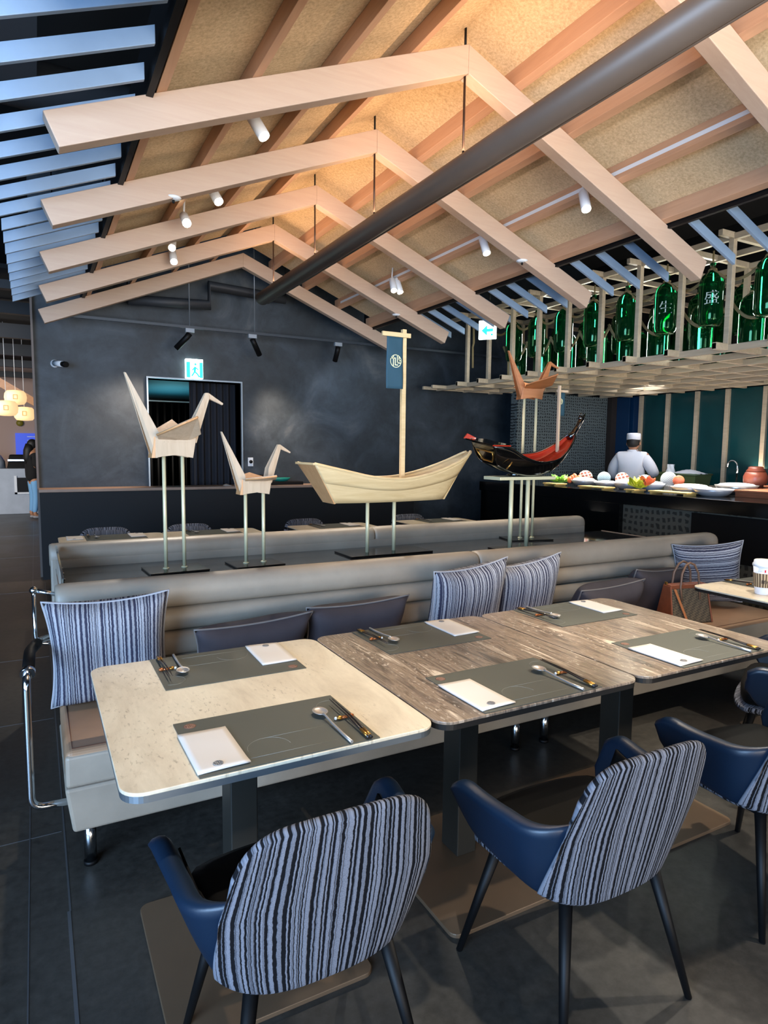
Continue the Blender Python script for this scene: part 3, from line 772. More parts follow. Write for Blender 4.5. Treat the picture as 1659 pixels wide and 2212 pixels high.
pillow('plain dark cushion with pale piping standing behind the middle table', 'greycloth', 'piping', (1.31, 2.72, 0.63), 0.53, 0.36, 0.17, rd(-22), rd(0), rd(-1), seed=3)
pillow('striped cushion left of the bench-back pair behind the middle table', 'stripe_pillow', 'stripe_pillow', (1.965, 2.73, 0.695), 0.475, 0.475, 0.18, rd(-17), rd(4), rd(-5), seed=4)
pillow('striped cushion overlapped by its neighbour, right of the bench-back pair', 'stripe_pillow', 'stripe_pillow', (2.405, 2.79, 0.685), 0.46, 0.465, 0.17, rd(-18), rd(2), rd(-7), seed=5)
pillow('dark cushion lying back, creased, left of the brown handbag', 'greycloth', 'piping', (2.90, 2.68, 0.60), 0.54, 0.34, 0.20, rd(-34), rd(4), rd(-2), seed=6, wav=0.12)
pillow('dark cushion leaning directly behind the brown handbag', 'greycloth', 'piping', (3.42, 2.77, 0.61), 0.50, 0.36, 0.18, rd(-24), rd(3), rd(4), seed=7)
pillow('striped cushion with horizontal stripes at the right end of the bench', 'stripe_pillow', 'stripe_pillow', (3.965, 2.75, 0.690), 0.43, 0.465, 0.17, rd(-18), rd(-42), rd(-7), vert=False, seed=8)

# ================================================================== HANDBAG
t = thing('handbag', 'brown leather and woven canvas handbag standing on the bench', 'handbag', (3.49, 2.56, 0.468), rd(-12))
def bagbody():
    m = MB()
    b0 = [(-0.165, -0.075), (0.165, -0.075), (0.165, 0.075), (-0.165, 0.075)]
    b1_ = [(-0.150, -0.030), (0.150, -0.030), (0.150, 0.030), (-0.150, 0.030)]
    return m.hexa([(x, y, 0.0) for x, y in b0] + [(x, y, 0.225) for x, y in b1_])
t.scale = (0.88, 1, 1)
obj('body', bagbody(), 'bag_canvas', t, bevel=0.012, seg=3, world=False)
for s_ in (-1, 1):
    obj('side_panel', MB().hexa([(s_*0.160, -0.078, -0.0), (s_*0.172, -0.078, -0.0), (s_*0.172, 0.078, -0.0), (s_*0.160, 0.078, -0.0),
        (s_*0.146, -0.033, 0.226), (s_*0.157, -0.033, 0.226), (s_*0.157, 0.033, 0.226), (s_*0.146, 0.033, 0.226)]), 'bag_leather', t, bevel=0.004, world=False)
    obj('handle', MB().tube([(-0.075, s_*0.050, 0.14), (-0.078, s_*0.037, 0.22), (-0.068, s_*0.034, 0.30), (-0.035, s_*0.030, 0.352), (0.0, s_*0.028, 0.365),
        (0.035, s_*0.030, 0.352), (0.068, s_*0.034, 0.30), (0.078, s_*0.037, 0.22), (0.075, s_*0.050, 0.14)], 0.007, 8), 'bag_handle', t, world=False)
obj('top_band', MB().box(-0.153, 0.153, -0.034, 0.034, 0.208, 0.232), 'bag_leather', t, bevel=0.003, world=False)
obj('strap', MB().plate([(-0.140, -0.045, 0.21), (-0.120, -0.045, 0.21), (-0.045, -0.085, 0.02), (-0.062, -0.085, 0.02)], (0, 0.003, 0)), plain('tan_strap', '#a8683f', 0.45), t, world=False)
obj('clasp', MB().box(-0.168, -0.158, -0.01, 0.01, 0.232, 0.25), 'gold', t, bevel=0.002, world=False)

# ================================================================== TABLES
def dining_table(label, x0, x1, y0, y1, matn, edge='edge_dark', colx=None, group='dining tables along the bench'):
    cx, cy = (x0+x1)/2, (y0+y1)/2
    t = thing('dining_table', label, 'table', (cx, cy, 0), 0, group)
    obj('tabletop', MB().prism(rrect(x0, x1, y0, y1, 0.055, 8), 2, 0.741, 0.750), matn, t, bevel=0.002)
    obj('edge_band', MB().prism(rrect(x0+0.0015, x1-0.0015, y0+0.0015, y1-0.0015, 0.054, 8), 2, 0.725, 0.741), edge, t)
    ax = colx or cx
    obj('column', MB().box(ax-0.028, ax+0.028, cy-0.03, cy+0.03, 0.28, 0.72), 'column', t, bevel=0.004)
    obj('sleeve', MB().box(ax-0.042, ax+0.042, cy-0.052, cy+0.052, 0.014, 0.58), 'column', t, bevel=0.004)
    obj('bracket', MB().box(ax-0.06, ax+0.06, cy-0.30, cy+0.30, 0.706, 0.7255), 'column', t)
    obj('base_plate', MB().prism(rrect(ax-0.275, ax+0.285, cy-0.37, cy+0.22, 0.03, 5), 2, 0.0, 0.014), 'baseplate', t, bevel=0.002)
    return t
dining_table('cream stone-topped dining table nearest the camera', 0.136, 0.946, 1.425, 2.35, 'top_light', 'edge', colx=0.52)
dining_table('brown veined stone dining table in the middle of the row', 0.951, 1.752, 1.425, 2.35, 'top_dark')
dining_table('brown veined stone dining table third from the left', 1.757, 2.572, 1.425, 2.35, 'top_dark')
dining_table('pale dining table holding the paper cup at the right edge', 3.245, 4.06, 1.425, 2.35, 'top_light')
FT = [(0.14, 0.955), (0.96, 1.785), (2.12, 2.94), (3.32, 4.14)]
for i, (a, b_) in enumerate(FT):
    dining_table(['pale stone table leftmost behind the far bench', 'pale stone table second from left behind the far bench', 'pale stone table behind the wooden boat, beyond the far bench', 'pale stone table rightmost behind the far bench'][i],
                 a, b_, 5.02, 5.94, 'top_light', group='dining tables beyond the far bench')

# ---- place settings -------------------------------------------------------
ZT = 0.7505
def emblem(mb, cx, cz, r, f, k=8, w_=0.10):
    """ring with a stylised character, drawn in a plane by f(x, z, depth)"""
    n = 28
    ro, ri = r, r*(1-1.1*w_)
    vs = []
    for i in range(n):
        a = 2*PI*i/n
        for rr in (ri, ro):
            for d in (0, 1): vs.append(f(cx + rr*math.cos(a), cz + rr*math.sin(a), d))
    fs = []
    for i in range(n):
        j_ = (i+1) % n; a, b_ = i*4, j_*4
        fs += [(a, b_, b_+2, a+2), (a+1, a+3, b_+3, b_+1), (a, a+1, b_+1, b_), (a+2, b_+2, b_+3, a+3)]
    mb.add(vs, fs)
    def bar(x0, x1, z0, z1):
        P = [(x0, z0), (x1, z0), (x1, z1), (x0, z1)]
        vs = [f(cx + r*x, cz + r*z, 0) for x, z in P] + [f(cx + r*x, cz + r*z, 1) for x, z in P]
        mb.add(vs, [(0,3,2,1),(4,5,6,7),(0,1,5,4),(1,2,6,5),(2,3,7,6),(3,0,4,7)])
    h = w_ * 0.8
    bar(-0.90, -0.02, 0.36, 0.36 + 2*h); bar(-0.52, -0.52 + 2*h, -0.80, 0.80)
    bar(-0.02 - 2*h, -0.02, -0.50, 0.36); bar(-0.02 - 2*h, 0.40, -0.66, -0.66 + 2*h)
    bar(0.18, 0.18 + 2*h, -0.30, 0.94); bar(0.18, 0.86, -0.34, -0.34 + 2*h); bar(0.48, 0.48 + 2*h, -0.02, 0.66)
    bar(0.48, 0.94, 0.02, 0.02 + 2*h)
    return mb
def make_mat():
    t = thing('placemat', '', 'placemat')
    obj('sheet', MB().box(0, 0.463, 0.001, 0.326, 0, 0.0022), 'mat', t, world=False)
    z = 0.0024
    def line(P, r=0.0007): return MB().tube([(x, y, z) for x, y in P], r, 4)
    A = [(0.19 + 0.055*math.cos(a), 0.078 + 0.055*math.sin(a)) for a in [rd(d) for d in range(0, 181, 12)]]
    obj('printed_arc', line(A), 'matprint', t, world=False)
    obj('printed_line', line([(0.19, 0.133), (0.36, 0.133)]), 'matprint', t, world=False)
    obj('printed_line', line([(0.13, 0.04), (0.36, 0.04)]), 'matprint', t, world=False)
    B = [(0.43 + 0.04*math.cos(a), 0.25 + 0.04*math.sin(a)) for a in [rd(d) for d in range(60, 250, 14)]]
    obj('printed_arc', line(B), 'matprint', t, world=False)
    m = MB().lathe([(0.0, 0.0), (0.0165, 0.0), (0.0165, 0.0006), (0, 0.0006)], (0.037, 0.292, 0.0021), 24)
    st = obj('stamp', m, 'stamp', t, world=False)
    obj('character', emblem(MB(), 0.037, 0.292, 0.014, lambda x, y, d: (x, y, 0.0027 + 0.0003*d)), plain('mat_stamp_line', '#8a6a58', 0.6), st, world=False)
    return t
def make_napkin():
    t = thing('napkin', '', 'napkin')
    def fn(u, v):
        x, y = u*0.125, v*0.228
        return (x, y, 0.0012 + 0.0010*math.sin(u*PI)*math.sin(v*9+1) + 0.006*max(0, v-0.8)**1.5*4*(1-u) + 0.008*max(0, 0.12-v)*8*u*0.4)
    obj('fold', MB().grid(fn, 10, 16), 'paper', t, solid=0.0016, world=False)
    obj('flap', MB().grid(lambda u, v: (fn(u, v)[0]*0.998 + 0.0002, 0.001 + v*0.226, fn(u, v)[2] + 0.0016), 8, 12), 'paper', t, solid=0.0012, world=False)
    obj('logo', emblem(MB(), 0.054, 0.027, 0.012, lambda x, y, d: (x, y, 0.0052 + 0.0016*d), w_=0.13), 'ink', t, world=False)
    return t
def make_spoon():
    t = thing('spoon', '', 'spoon')
    def fn(u, v):
        a = u*2*PI; rx, ry = 0.021*v, 0.028*v
        return (rx*math.cos(a), 0.200 + ry*math.sin(a), 0.006 + 0.008*v*v)
    obj('bowl', MB().grid(fn, 24, 6), 'steel', t, solid=0.0012, world=False, weld=True)
    obj('handle', MB().tube([(0, 0.176, 0.013), (0, 0.165, 0.014), (0, 0.12, 0.009), (0, 0.05, 0.0055), (0, 0.0, 0.005)], [0.0045, 0.0030, 0.0032, 0.0042, 0.0045], 8), 'steel', t, world=False)
    return t
def make_sticks():
    t = thing('chopsticks', '', 'chopsticks')
    for dx in (-0.0042, 0.0042):
        s_ = obj('stick', MB().tube([(dx, 0.255, 0.018), (dx, 0.13, 0.0155), (dx, 0.0, 0.006)], [0.0014, 0.0027, 0.0038], 6), 'stick', t, world=False)
        obj('gold_band', MB().tube([(dx, 0.048, 0.0099), (dx, 0.010, 0.0069)], [0.0042, 0.0046], 8), 'gold', s_, world=False)
    return t
def make_rest():
    t = thing('chopstick_rest', '', 'chopstick rest')
    for s_ in (-1, 1):
        obj('lobe', MB().ball((s_*0.017, 0, 0.0065), 0.0065, (1.5, 1.0, 0.95), 12), 'copper' if s_ > 0 else 'gold', t, world=False)
    obj('bridge', MB().tube([(-0.012, 0, 0.006), (0.012, 0, 0.006)], 0.0045, 8), 'copper', t, world=False)
    obj('knob', MB().ball((-0.028, 0.002, 0.006), 0.0045), 'white', t, world=False)
    return t
PROTO = {'placemat': make_mat(), 'napkin': make_napkin(), 'spoon': make_spoon(), 'chopsticks': make_sticks(), 'chopstick_rest': make_rest()}
OFF = {'placemat': (0, 0), 'napkin': (-0.002, 0.014), 'spoon': (0.381, 0.0), 'chopsticks': (0.434, 0.0), 'chopstick_rest': (0.430, 0.146)}
GR = {'placemat': 'olive grey placemats', 'napkin': 'folded paper napkins', 'spoon': 'steel spoons', 'chopsticks': 'black chopstick pairs with gold bands', 'chopstick_rest': 'copper and gold chopstick rests'}
DS = {'placemat': 'olive grey placemat', 'napkin': 'white folded napkin with a round grey logo', 'spoon': 'polished steel spoon', 'chopsticks': 'pair of black chopsticks with gold ends', 'chopstick_rest': 'small two-lobed chopstick rest'}
used = set()
def setting(x, y, flip, where, tweak=0.0, skip=()):
    for k in PROTO:
        if k in skip: continue
        ox, oy = OFF[k]; rz = 0.0
        if k == 'napkin' : rz = tweak*0.6
        if k == 'spoon': rz = tweak
        if flip: px, py, rz = x - ox, y - oy, rz + PI
        else: px, py = x + ox, y + oy
        z = ZT + (0 if k == 'placemat' else 0.0026)
        lab = DS[k] + ' ' + where
        if k not in used:
            o = PROTO[k]; used.add(k); o.location = (px, py, z); o.rotation_euler = (0, 0, rz); o['label'] = lab; o['group'] = GR[k]
        else: dup(PROTO[k], (px, py, z), rz, lab, GR[k])
setting(0.303, 1.428, False, 'at the front of the cream table', 0.02)
setting(0.793, 2.345, True, 'at the bench side of the cream table', -0.03)
setting(1.107, 1.428, False, 'at the front of the middle table', 0.03)
setting(1.583, 2.345, True, 'at the bench side of the middle table', 0.02)
setting(1.968, 1.430, False, 'at the front of the third table', 0.02)
setting(2.425, 2.345, True, 'at the bench side of the third table', -0.02)
setting(3.98, 2.345, True, 'on the table with the paper cup')
for i, (x, w_) in enumerate([(0.80, 'leftmost far table, right edge'), (1.60, 'second far table from the left'), (2.80, 'far table behind the wooden boat'), (4.02, 'rightmost far table')]):
    setting(x, 5.925, True, 'on the ' + w_, 0.02, skip=('chopstick_rest',))
dup(PROTO['napkin'], (0.20, 5.70, ZT), 0.0, 'white folded napkin at the far left corner of the far tables', GR['napkin'])

# paper cup
t = thing('paper_cup', 'white lidded paper coffee cup with a brown printed sleeve', 'cup', (3.405, 2.035, 0.751))
C0 = (0.0, 0.0, 0.0); CT = Matrix.Translation((3.405, 2.035, 0.7505)) @ Matrix.Diagonal((1.18, 1.18, 1.34, 1))
obj('body', MB().lathe([(0.030, 0.0), (0.0315, 0.004), (0.0435, 0.118), (0.0, 0.118)], C0, 32).xf(CT), 'cup', t)
obj('sleeve', MB().lathe([(0.0358, 0.030), (0.0362, 0.032), (0.0425, 0.085), (0.0418, 0.086)], C0, 32).xf(CT), 'sleeve', t)
obj('lid', MB().lathe([(0.0445, 0.112), (0.0465, 0.114), (0.0465, 0.122), (0.0425, 0.126), (0.041, 0.136), (0.038, 0.138), (0.0, 0.136)], C0, 32).xf(CT), 'white', t)
obj('mark', MB().box(-0.003, 0.003, -0.0435, -0.0425, 0.092, 0.102).xf(CT @ Matrix.Rotation(rd(-50), 4, 'Z')), 'red', t)
def text_mesh(s, size, ext=0.001):
    cu = bpy.data.curves.new('lettering', 'FONT'); cu.body = s; cu.size = size; cu.extrude = ext; cu.align_x = 'CENTER'; cu.align_y = 'CENTER'
    o = bpy.data.objects.new('lettering', cu); col.objects.link(o)
    bpy.context.view_layer.update()
    dg = bpy.context.evaluated_depsgraph_get(); me = bpy.data.meshes.new_from_object(o.evaluated_get(dg))
    bpy.data.objects.remove(o); bpy.data.curves.remove(cu)
    m = MB(); m.add([tuple(v.co) for v in me.vertices], [tuple(p.vertices) for p in me.polygons]); bpy.data.meshes.remove(me)
    return m
def wrap_text(s, size, c, r, ang, z, thick=0.001):
    m = text_mesh(s, size, thick); out = []
    for x, y, d in m.v:
        a = ang + x / r; rr = r + d; out.append((c[0] + rr*math.cos(a), c[1] + rr*math.sin(a), c[2] + z + y))
    m.v = out; return m
obj('lettering', wrap_text('me', 0.030, C0, 0.0402, rd(-132), 0.056).xf(CT), plain('sleeve_print', '#2e2216', 0.7), t)

# ================================================================== CHAIRS
def curve_pt(s, z):
    """plan curve of the shell; s in -1..1 (left arm tip .. back .. right arm tip)"""
    a = abs(s); q = (z - 0.36) / 0.41; q = max(0, min(1, q))
    hw = 0.205 + 0.085 * min(1, q / 0.55) ** 0.8 + 0.012*max(0, q-0.55); yb = -0.165 - 0.09*q ; yf = 0.165 - 0.02*q
    th_ = a * PI * 0.5 / 0.52
    e = 0.62
    if a <= 0.52:
        x = hw * math.sin(th_) ** e if th_ > 0 else 0.0; ymid = yb + 0.16
        y = ymid + (yb - ymid) * math.cos(th_) ** e if th_ < PI/2 - 1e-6 else ymid
    else:
        k = (a - 0.52) / 0.48; ymid = yb + 0.16
        x = hw * (1 + 0.02*k); y = ymid + (yf - ymid) * k
    return (math.copysign(x, s), y)
def arcs(smax, z, n=60):
    P = [curve_pt(smax*i/n, z) for i in range(n+1)]; d = [0]
    for a, b_ in zip(P[:-1], P[1:]): d.append(d[-1] + math.hypot(a[0]-b_[0], a[1]-b_[1]))
    return P, d
def back_s(x):
    P, d = arcs(0.6, 0.6); t_ = abs(x)
    for i in range(len(d)-1):
        if d[i+1] >= t_: return math.copysign(0.6*(i + (t_-d[i])/(d[i+1]-d[i]+1e-9))/60, x)
    return math.copysign(0.6, x)
def make_chair(label):
    t = thing('armchair', label, 'chair')
    HWB = 0.240
    def zt(u): return 0.585 + 0.185*max(0.0, 1 - abs(u)**5.5)**0.5
    def backsurf(off, inset=0.0):
        def fn(u, v):
            uu = 2*u-1; s = back_s(uu*(HWB + 0.055 - 0.075*v - inset))
            zb = 0.365 + 0.03*abs(uu)**3 + inset; z = zb + (zt(uu) - inset - zb)*v
            x, y = curve_pt(s, z); n_ = math.hypot(x*0.7, y) or 1
            r = 0.5*math.cos(min(PI/2, abs(s)/0.52*PI/2)*0.9)
            nx, ny = x*0.9/n_, (y - 0.0)/n_
            return (x + nx*off, y + ny*off, z)
        return fn
    m = MB(); uvf = lambda u, v: (u*2*HWB, v*0.41)
    fo, fi = backsurf(0.018), backsurf(-0.012)
    N, Mv = 40, 18
    m.grid(fo, N, Mv, uvf); m.grid(fi, N, Mv, uvf)
    def rim(A, B, uvA):
        k = len(A); P = []
        vs = []; uvs = []
        for a, b_, q in zip(A, B, uvA):
            a, b_ = Vector(a), Vector(b_); c = (a+b_)/2; out = (c - Vector((0, -0.2, 0.55))); out.x *= 1; nrm = out.normalized()*0.012
            vs += [a, (a*0.75+b_*0.25) + nrm*0.8, c + nrm, (a*0.25+b_*0.75) + nrm*0.8, b_]; uvs += [q]*5
        fs = [(i*5+j_, (i+1)*5+j_, (i+1)*5+j_+1, i*5+j_+1) for i in range(k-1) for j_ in range(4)]
        m.add(vs, fs, True, uvs)
    top = [(i/N, 1) for i in range(N+1)]
    lef = [(0, i/Mv) for i in range(Mv+1)]; rig = [(1, i/Mv) for i in range(Mv+1)]; bot = [(i/N, 0) for i in range(N+1)]
    for Lst in (top, lef, rig, bot): rim([fo(*q) for q in Lst], [fi(*q) for q in Lst], [uvf(*q) for q in Lst])
    obj('backrest', m, 'stripe_chair', t, world=False, weld=True)
    obj('back_lining', MB().grid(backsurf(-0.022, 0.012), 30, 10), 'blackleather', t, world=False, solid=0.012)
    # arms
    for s_ in (-1, 1):
        def arm(off):
            def fn(u, v):
                s = s_*(0.20 + 0.80*u)
                ztop = 0.605 - 0.022*math.sin(u*PI) - 0.004*u
                zbot = 0.385 + 0.060*u**2
                if u > 0.80:
                    e_ = max(0.42, math.sqrt(max(0.0, 1 - ((u-0.80)/0.205)**2))); zc = 0.535
                    ztop = zc + (ztop - zc)*e_; zbot = zc - (zc - zbot)*e_
                z = zbot + (ztop - zbot)*v
                x, y = curve_pt(s, z); 
                sp = 0.012*u
                return (x + s_*(off + sp + 0.012*v*u), y + 0.0*off, z)
            return fn
        m = MB(); A, B = arm(0.008), arm(-0.040)
        m.grid(A, 26, 10); m.grid(B, 26, 10)
        def seam(Lst):
            vs = []
            for q in Lst:
                a, b_ = Vector(A(*q)), Vector(B(*q)); c = (a+b_)/2; out = Vector((0, 0.3 if q[0] > 0.99 else 0, 1 if q[1] > 0.5 else -0.3)); nrm = out.normalized()*0.014
                vs += [a, (a*0.8+b_*0.2)+nrm*0.75, c+nrm, (a*0.2+b_*0.8)+nrm*0.75, b_]
            m.add(vs, [(i*5+j_, (i+1)*5+j_, (i+1)*5+j_+1, i*5+j_+1) for i in range(len(Lst)-1) for j_ in range(4)], True)
        seam([(i/26, 1) for i in range(27)]); seam([(i/26, 0) for i in range(27)]); seam([(1, i/10) for i in range(11)]); seam([(0, i/10) for i in range(11)])
        obj('armrest', m, 'navy', t, world=False, weld=True)
    for s_ in (-1, 1):
        def lin(u, v):
            s = s_*(0.30 + 0.56*u); z = 0.46 + (0.575 - 0.46 - 0.018*math.sin(u*PI))*v
            x, y = curve_pt(s, z); return (x - s_*(0.030 if abs(s) > 0.5 else 0.034), y + (0.02 if abs(s) < 0.5 else 0), z)
        obj('arm_lining', MB().grid(lin, 20, 6), 'blackleather', t, world=False, solid=0.006)
    # seat and under shell
    def plan(z, g=1.0, yf=0.185):
        P = [curve_pt(-1 + 2*i/32, z) for i in range(33)]
        hx, hy = P[-1]
        P += [(hx*math.cos(PI*k/9), hy + 0.055*math.sin(PI*k/9)) for k in range(1, 9)]
        return [(x*g, y*g) for x, y in P]
    def rings(zs, matn, name, weldit=True):
        m = MB(); n_ = 41; vs = []
        for z, g, zz in zs: vs += [(x, y, zz) for x, y in plan(z, g)]
        k = len(zs)
        fs = [(i*n_+j_, i*n_+(j_+1) % n_, (i+1)*n_+(j_+1) % n_, (i+1)*n_+j_) for i in range(k-1) for j_ in range(n_)]
        uvs = [(j_/40*0.9, i*0.02) for i in range(k) for j_ in range(n_)]
        m.add(vs, fs, True, uvs); m.f += [tuple(range(n_-1, -1, -1)), tuple((k-1)*n_ + j_ for j_ in range(n_))]; m.sm += [False, True]
        return obj(name, m, matn, t, world=False)
    rings([(0.40, 0.90, 0.40), (0.45, 0.92, 0.415), (0.45, 0.925, 0.45), (0.45, 0.89, 0.472), (0.45, 0.78, 0.482), (0.45, 0.4, 0.486)], 'blackleather', 'seat')
    rings([(0.36, 0.80, 0.352), (0.36, 0.97, 0.360), (0.37, 1.02, 0.374), (0.39, 1.0, 0.392)], 'stripe_chair', 'seat_shell')
    for sx in (-1, 1):
        for sy in (-1, 1):
            obj('leg', MB().tube([(sx*0.232, sy*0.218, 0.0), (sx*0.16, sy*0.135, 0.362)], [0.0095, 0.0175], 14), 'black', t, world=False)
    obj('underframe', MB().box(-0.15, 0.15, -0.13, 0.13, 0.338, 0.352), 'black', t, world=False, bevel=0.004)
    return t
ch = make_chair('striped-back armchair nearest the camera, at the cream table')
ch.location = (0.522, 1.375, 0)
G = 'armchairs at the dining tables'
ch['group'] = G
dup(ch, (1.305, 1.265, 0), 0, 'striped-back armchair in front of the middle table')
dup(ch, (2.165, 1.275, 0), rd(-4), 'armchair cut by the right edge, before the third table')
dup(ch, (2.98, 1.62, 0), rd(28), 'armchair barely showing at the right edge behind the others')
for x, lb in [(0.53, 'armchair back showing leftmost beyond the far bench'), (1.26, 'armchair back showing second from left beyond the far bench'),
              (2.42, 'armchair back showing below the wooden boat, beyond the far bench'), (3.66, 'armchair back showing rightmost beyond the far bench')]:
    c_ = dup(ch, (x, 5.98, 0), PI, lb)
    for q in [z_ for z_ in col.objects if z_.parent == c_ and z_.name.startswith('back_lining')]:
        q.material_slots[0].link = 'OBJECT'; q.material_slots[0].material = MAT['stripe_chair']

# ================================================================== SCULPTURES
def crane(label, loc, base_z, body_z, yaw, k, matn='crane', wing_up=1.0, plate=(0.32, 0.24), leg_dx=0.05, edge='crane_edge', wing_drop=0.0, spread=1.0):
    """folded-paper style crane: local x = tail(-) to head(+), origin at base."""
    t = thing('crane_sculpture', label, 'sculpture', loc, yaw, 'folded crane sculptures')
    H = body_z - base_z
    def P(x, y, z): return (x*k, y*k, H + z*k)
    a, b_ = plate
    obj('base_plate', MB().box(-a/2, a/2, -b_/2, b_/2, 0.0, 0.010), 'satin', t, world=False, bevel=0.002)
    for s_ in (-1, 1):
        lg = obj('leg', MB().tube([(s_*leg_dx, 0.0, 0.008), (s_*leg_dx, 0, H + 0.02)], 0.0105, 16), 'brass', t, world=False)
        obj('collar', MB().lathe([(0.019, 0.010), (0.017, 0.016), (0.011, 0.018)], (s_*leg_dx, 0, 0), 16), 'brass', lg, world=False)
    # body: folded box with a notched bottom edge
    def side(y0, y1):
        Q = [(-0.105, 0.115), (-0.108, 0.0), (-0.07, 0.008), (0.0, 0.016), (0.09, 0.002), (0.098, 0.0), (0.118, 0.118), (0.0, 0.100)]
        return MB().prism([(x*k, H + z*k) for x, z in Q], 1, y0*k, y1*k)
    obj('body_panel', side(-0.058, -0.046), matn, t, world=False, bevel=0.0015)
    obj('body_panel', side(0.046, 0.058), matn, t, world=False, bevel=0.0015)
    obj('belly', MB().plate([P(-0.10, -0.048, 0.022), P(0.10, -0.048, 0.022), P(0.10, 0.048, 0.022), P(-0.10, 0.048, 0.022)], (0, 0, 0.01)), matn, t, world=False)
    # tail: two boards leaning together
    for s_ in (-1, 1):
        m = MB().plate([P(-0.252, s_*0.004, 0.462), P(-0.242, s_*0.004, 0.460), P(-0.085, s_*0.045, 0.140), P(-0.098, s_*0.052, 0.0), P(-0.118, s_*0.030, 0.0), P(-0.150, s_*0.024, 0.112)], (0.0, s_*0.008*k, 0))
        obj('tail', m, matn, t, world=False, bevel=0.001)
        m = MB().plate([P(0.088, s_*0.046, 0.10), P(0.120, s_*0.046, 0.085), P(0.150, s_*0.030, 0.17), P(0.208, s_*0.010, 0.342), P(0.206, s_*0.005, 0.374), P(0.186, s_*0.005, 0.374), P(0.100, s_*0.032, 0.195)], (0, s_*0.008*k, 0))
        nk = obj('neck', m, matn, t, world=False, bevel=0.001)
        m = MB().plate([P(0.190, s_*0.004, 0.374), P(0.208, s_*0.004, 0.373), P(0.292, s_*0.003, 0.318), P(0.288, s_*0.003, 0.308), P(0.205, s_*0.006, 0.342)], (0, s_*0.006*k, 0))
        obj('beak', m, matn, nk, world=False, bevel=0.001)
        up = wing_up
        W = [P(-0.088, s_*0.050, 0.100), P(0.078, s_*0.050, 0.098), P(0.125*spread, s_*(0.13), 0.108 + 0.02*up), P(0.065*spread, s_*0.29*spread, 0.115 + 0.085*up), P(-0.115, s_*0.135, 0.112 + 0.01*up)]
        m = MB()
        A = [Vector(p) for p in W]; c = A[0]
        n_ = ((A[1]-A[0]).cross(A[3]-A[0])).normalized()*0.010*k
        m.plate(A, n_ if n_.z > 0 else -n_)
        obj('wing', m, edge if s_ > 0 else matn, t, world=False, bevel=0.0012)
        obj('wing_edge', MB().tube([W[4], W[3]], 0.0065*k, 6), edge, t, world=False)
        obj('batten', MB().box(-0.06*k, 0.06*k, (s_*0.060 - 0.003)*k, (s_*0.060 + 0.003)*k, H + 0.085*k, H + 0.094*k), matn, t, world=False)
    obj('tail_edge', MB().plate([P(-0.128, -0.052, 0.0), P(-0.108, -0.058, 0.0), P(-0.105, -0.058, 0.115), P(-0.112, -0.052, 0.118)], (0.002, 0.106*k, 0)), edge, t, world=False, bevel=0.001)
    return t
crane('tall pale wooden crane sculpture on two brass poles at the left', (0.690, 3.81, ZI), ZI, 1.440, rd(3), 1.0, wing_up=1.25, plate=(0.33, 0.25), leg_dx=0.052)
crane('short pale wooden crane sculpture beside the wooden boat', (1.155, 3.79, ZI), ZI, 1.224, rd(3), 0.80, wing_up=0.35, leg_dx=0.056, plate=(0.30, 0.24))
crane('red-brown wooden crane sculpture high behind the lacquered boat', (3.44, 3.98, ZI), ZI, 1.900, rd(-14), 0.80, matn='brown_wood', edge='brown_wood', wing_up=1.1, leg_dx=0.052, plate=(0.36, 0.24), spread=1.3)

def hull(T, Bt, wt, wb, ns=28, round_=0.0):
    """near/far side strips. T,Bt: functions s->(x,z); wt, wb half widths. Returns point fn(s, side, v) v 0 bottom .. 1 top"""
    def f(s, side, v):
        (x1, z1), (x0, z0) = T(s), Bt(s)
        w_ = wb(s) + (wt(s)-wb(s)) * (v**(1-0.55*round_))
        zz = z0 + (z1-z0) * (v**(1+0.9*round_)); xx = x0 + (x1-x0)*v
        return (xx, side*w_, zz)
    return f
def interp(P):
    def f(s):
        for (a, x), (b_, y) in zip(P[:-1], P[1:]):
            if s <= b_: 
                u = (s-a)/(b_-a); 
                if isinstance(x, tuple): return tuple(p + (q-p)*u for p, q in zip(x, y))
                return x + (y-x)*u
        return P[-1][1]
    return f
def catmull(P):
    n = len(P)
    def f(s):
        u = s*(n-1); i = min(int(u), n-2); t = u - i
        g = lambda k: P[max(0, min(n-1, k))]
        r = []
        for d in range(len(P[0])):
            a, b_, c, e = g(i-1)[d], g(i)[d], g(i+1)[d], g(i+2)[d]
            r.append(0.5*((2*b_) + (-a+c)*t + (2*a-5*b_+4*c-e)*t*t + (-a+3*b_-3*c+e)*t**3))
        return tuple(r)
    return f
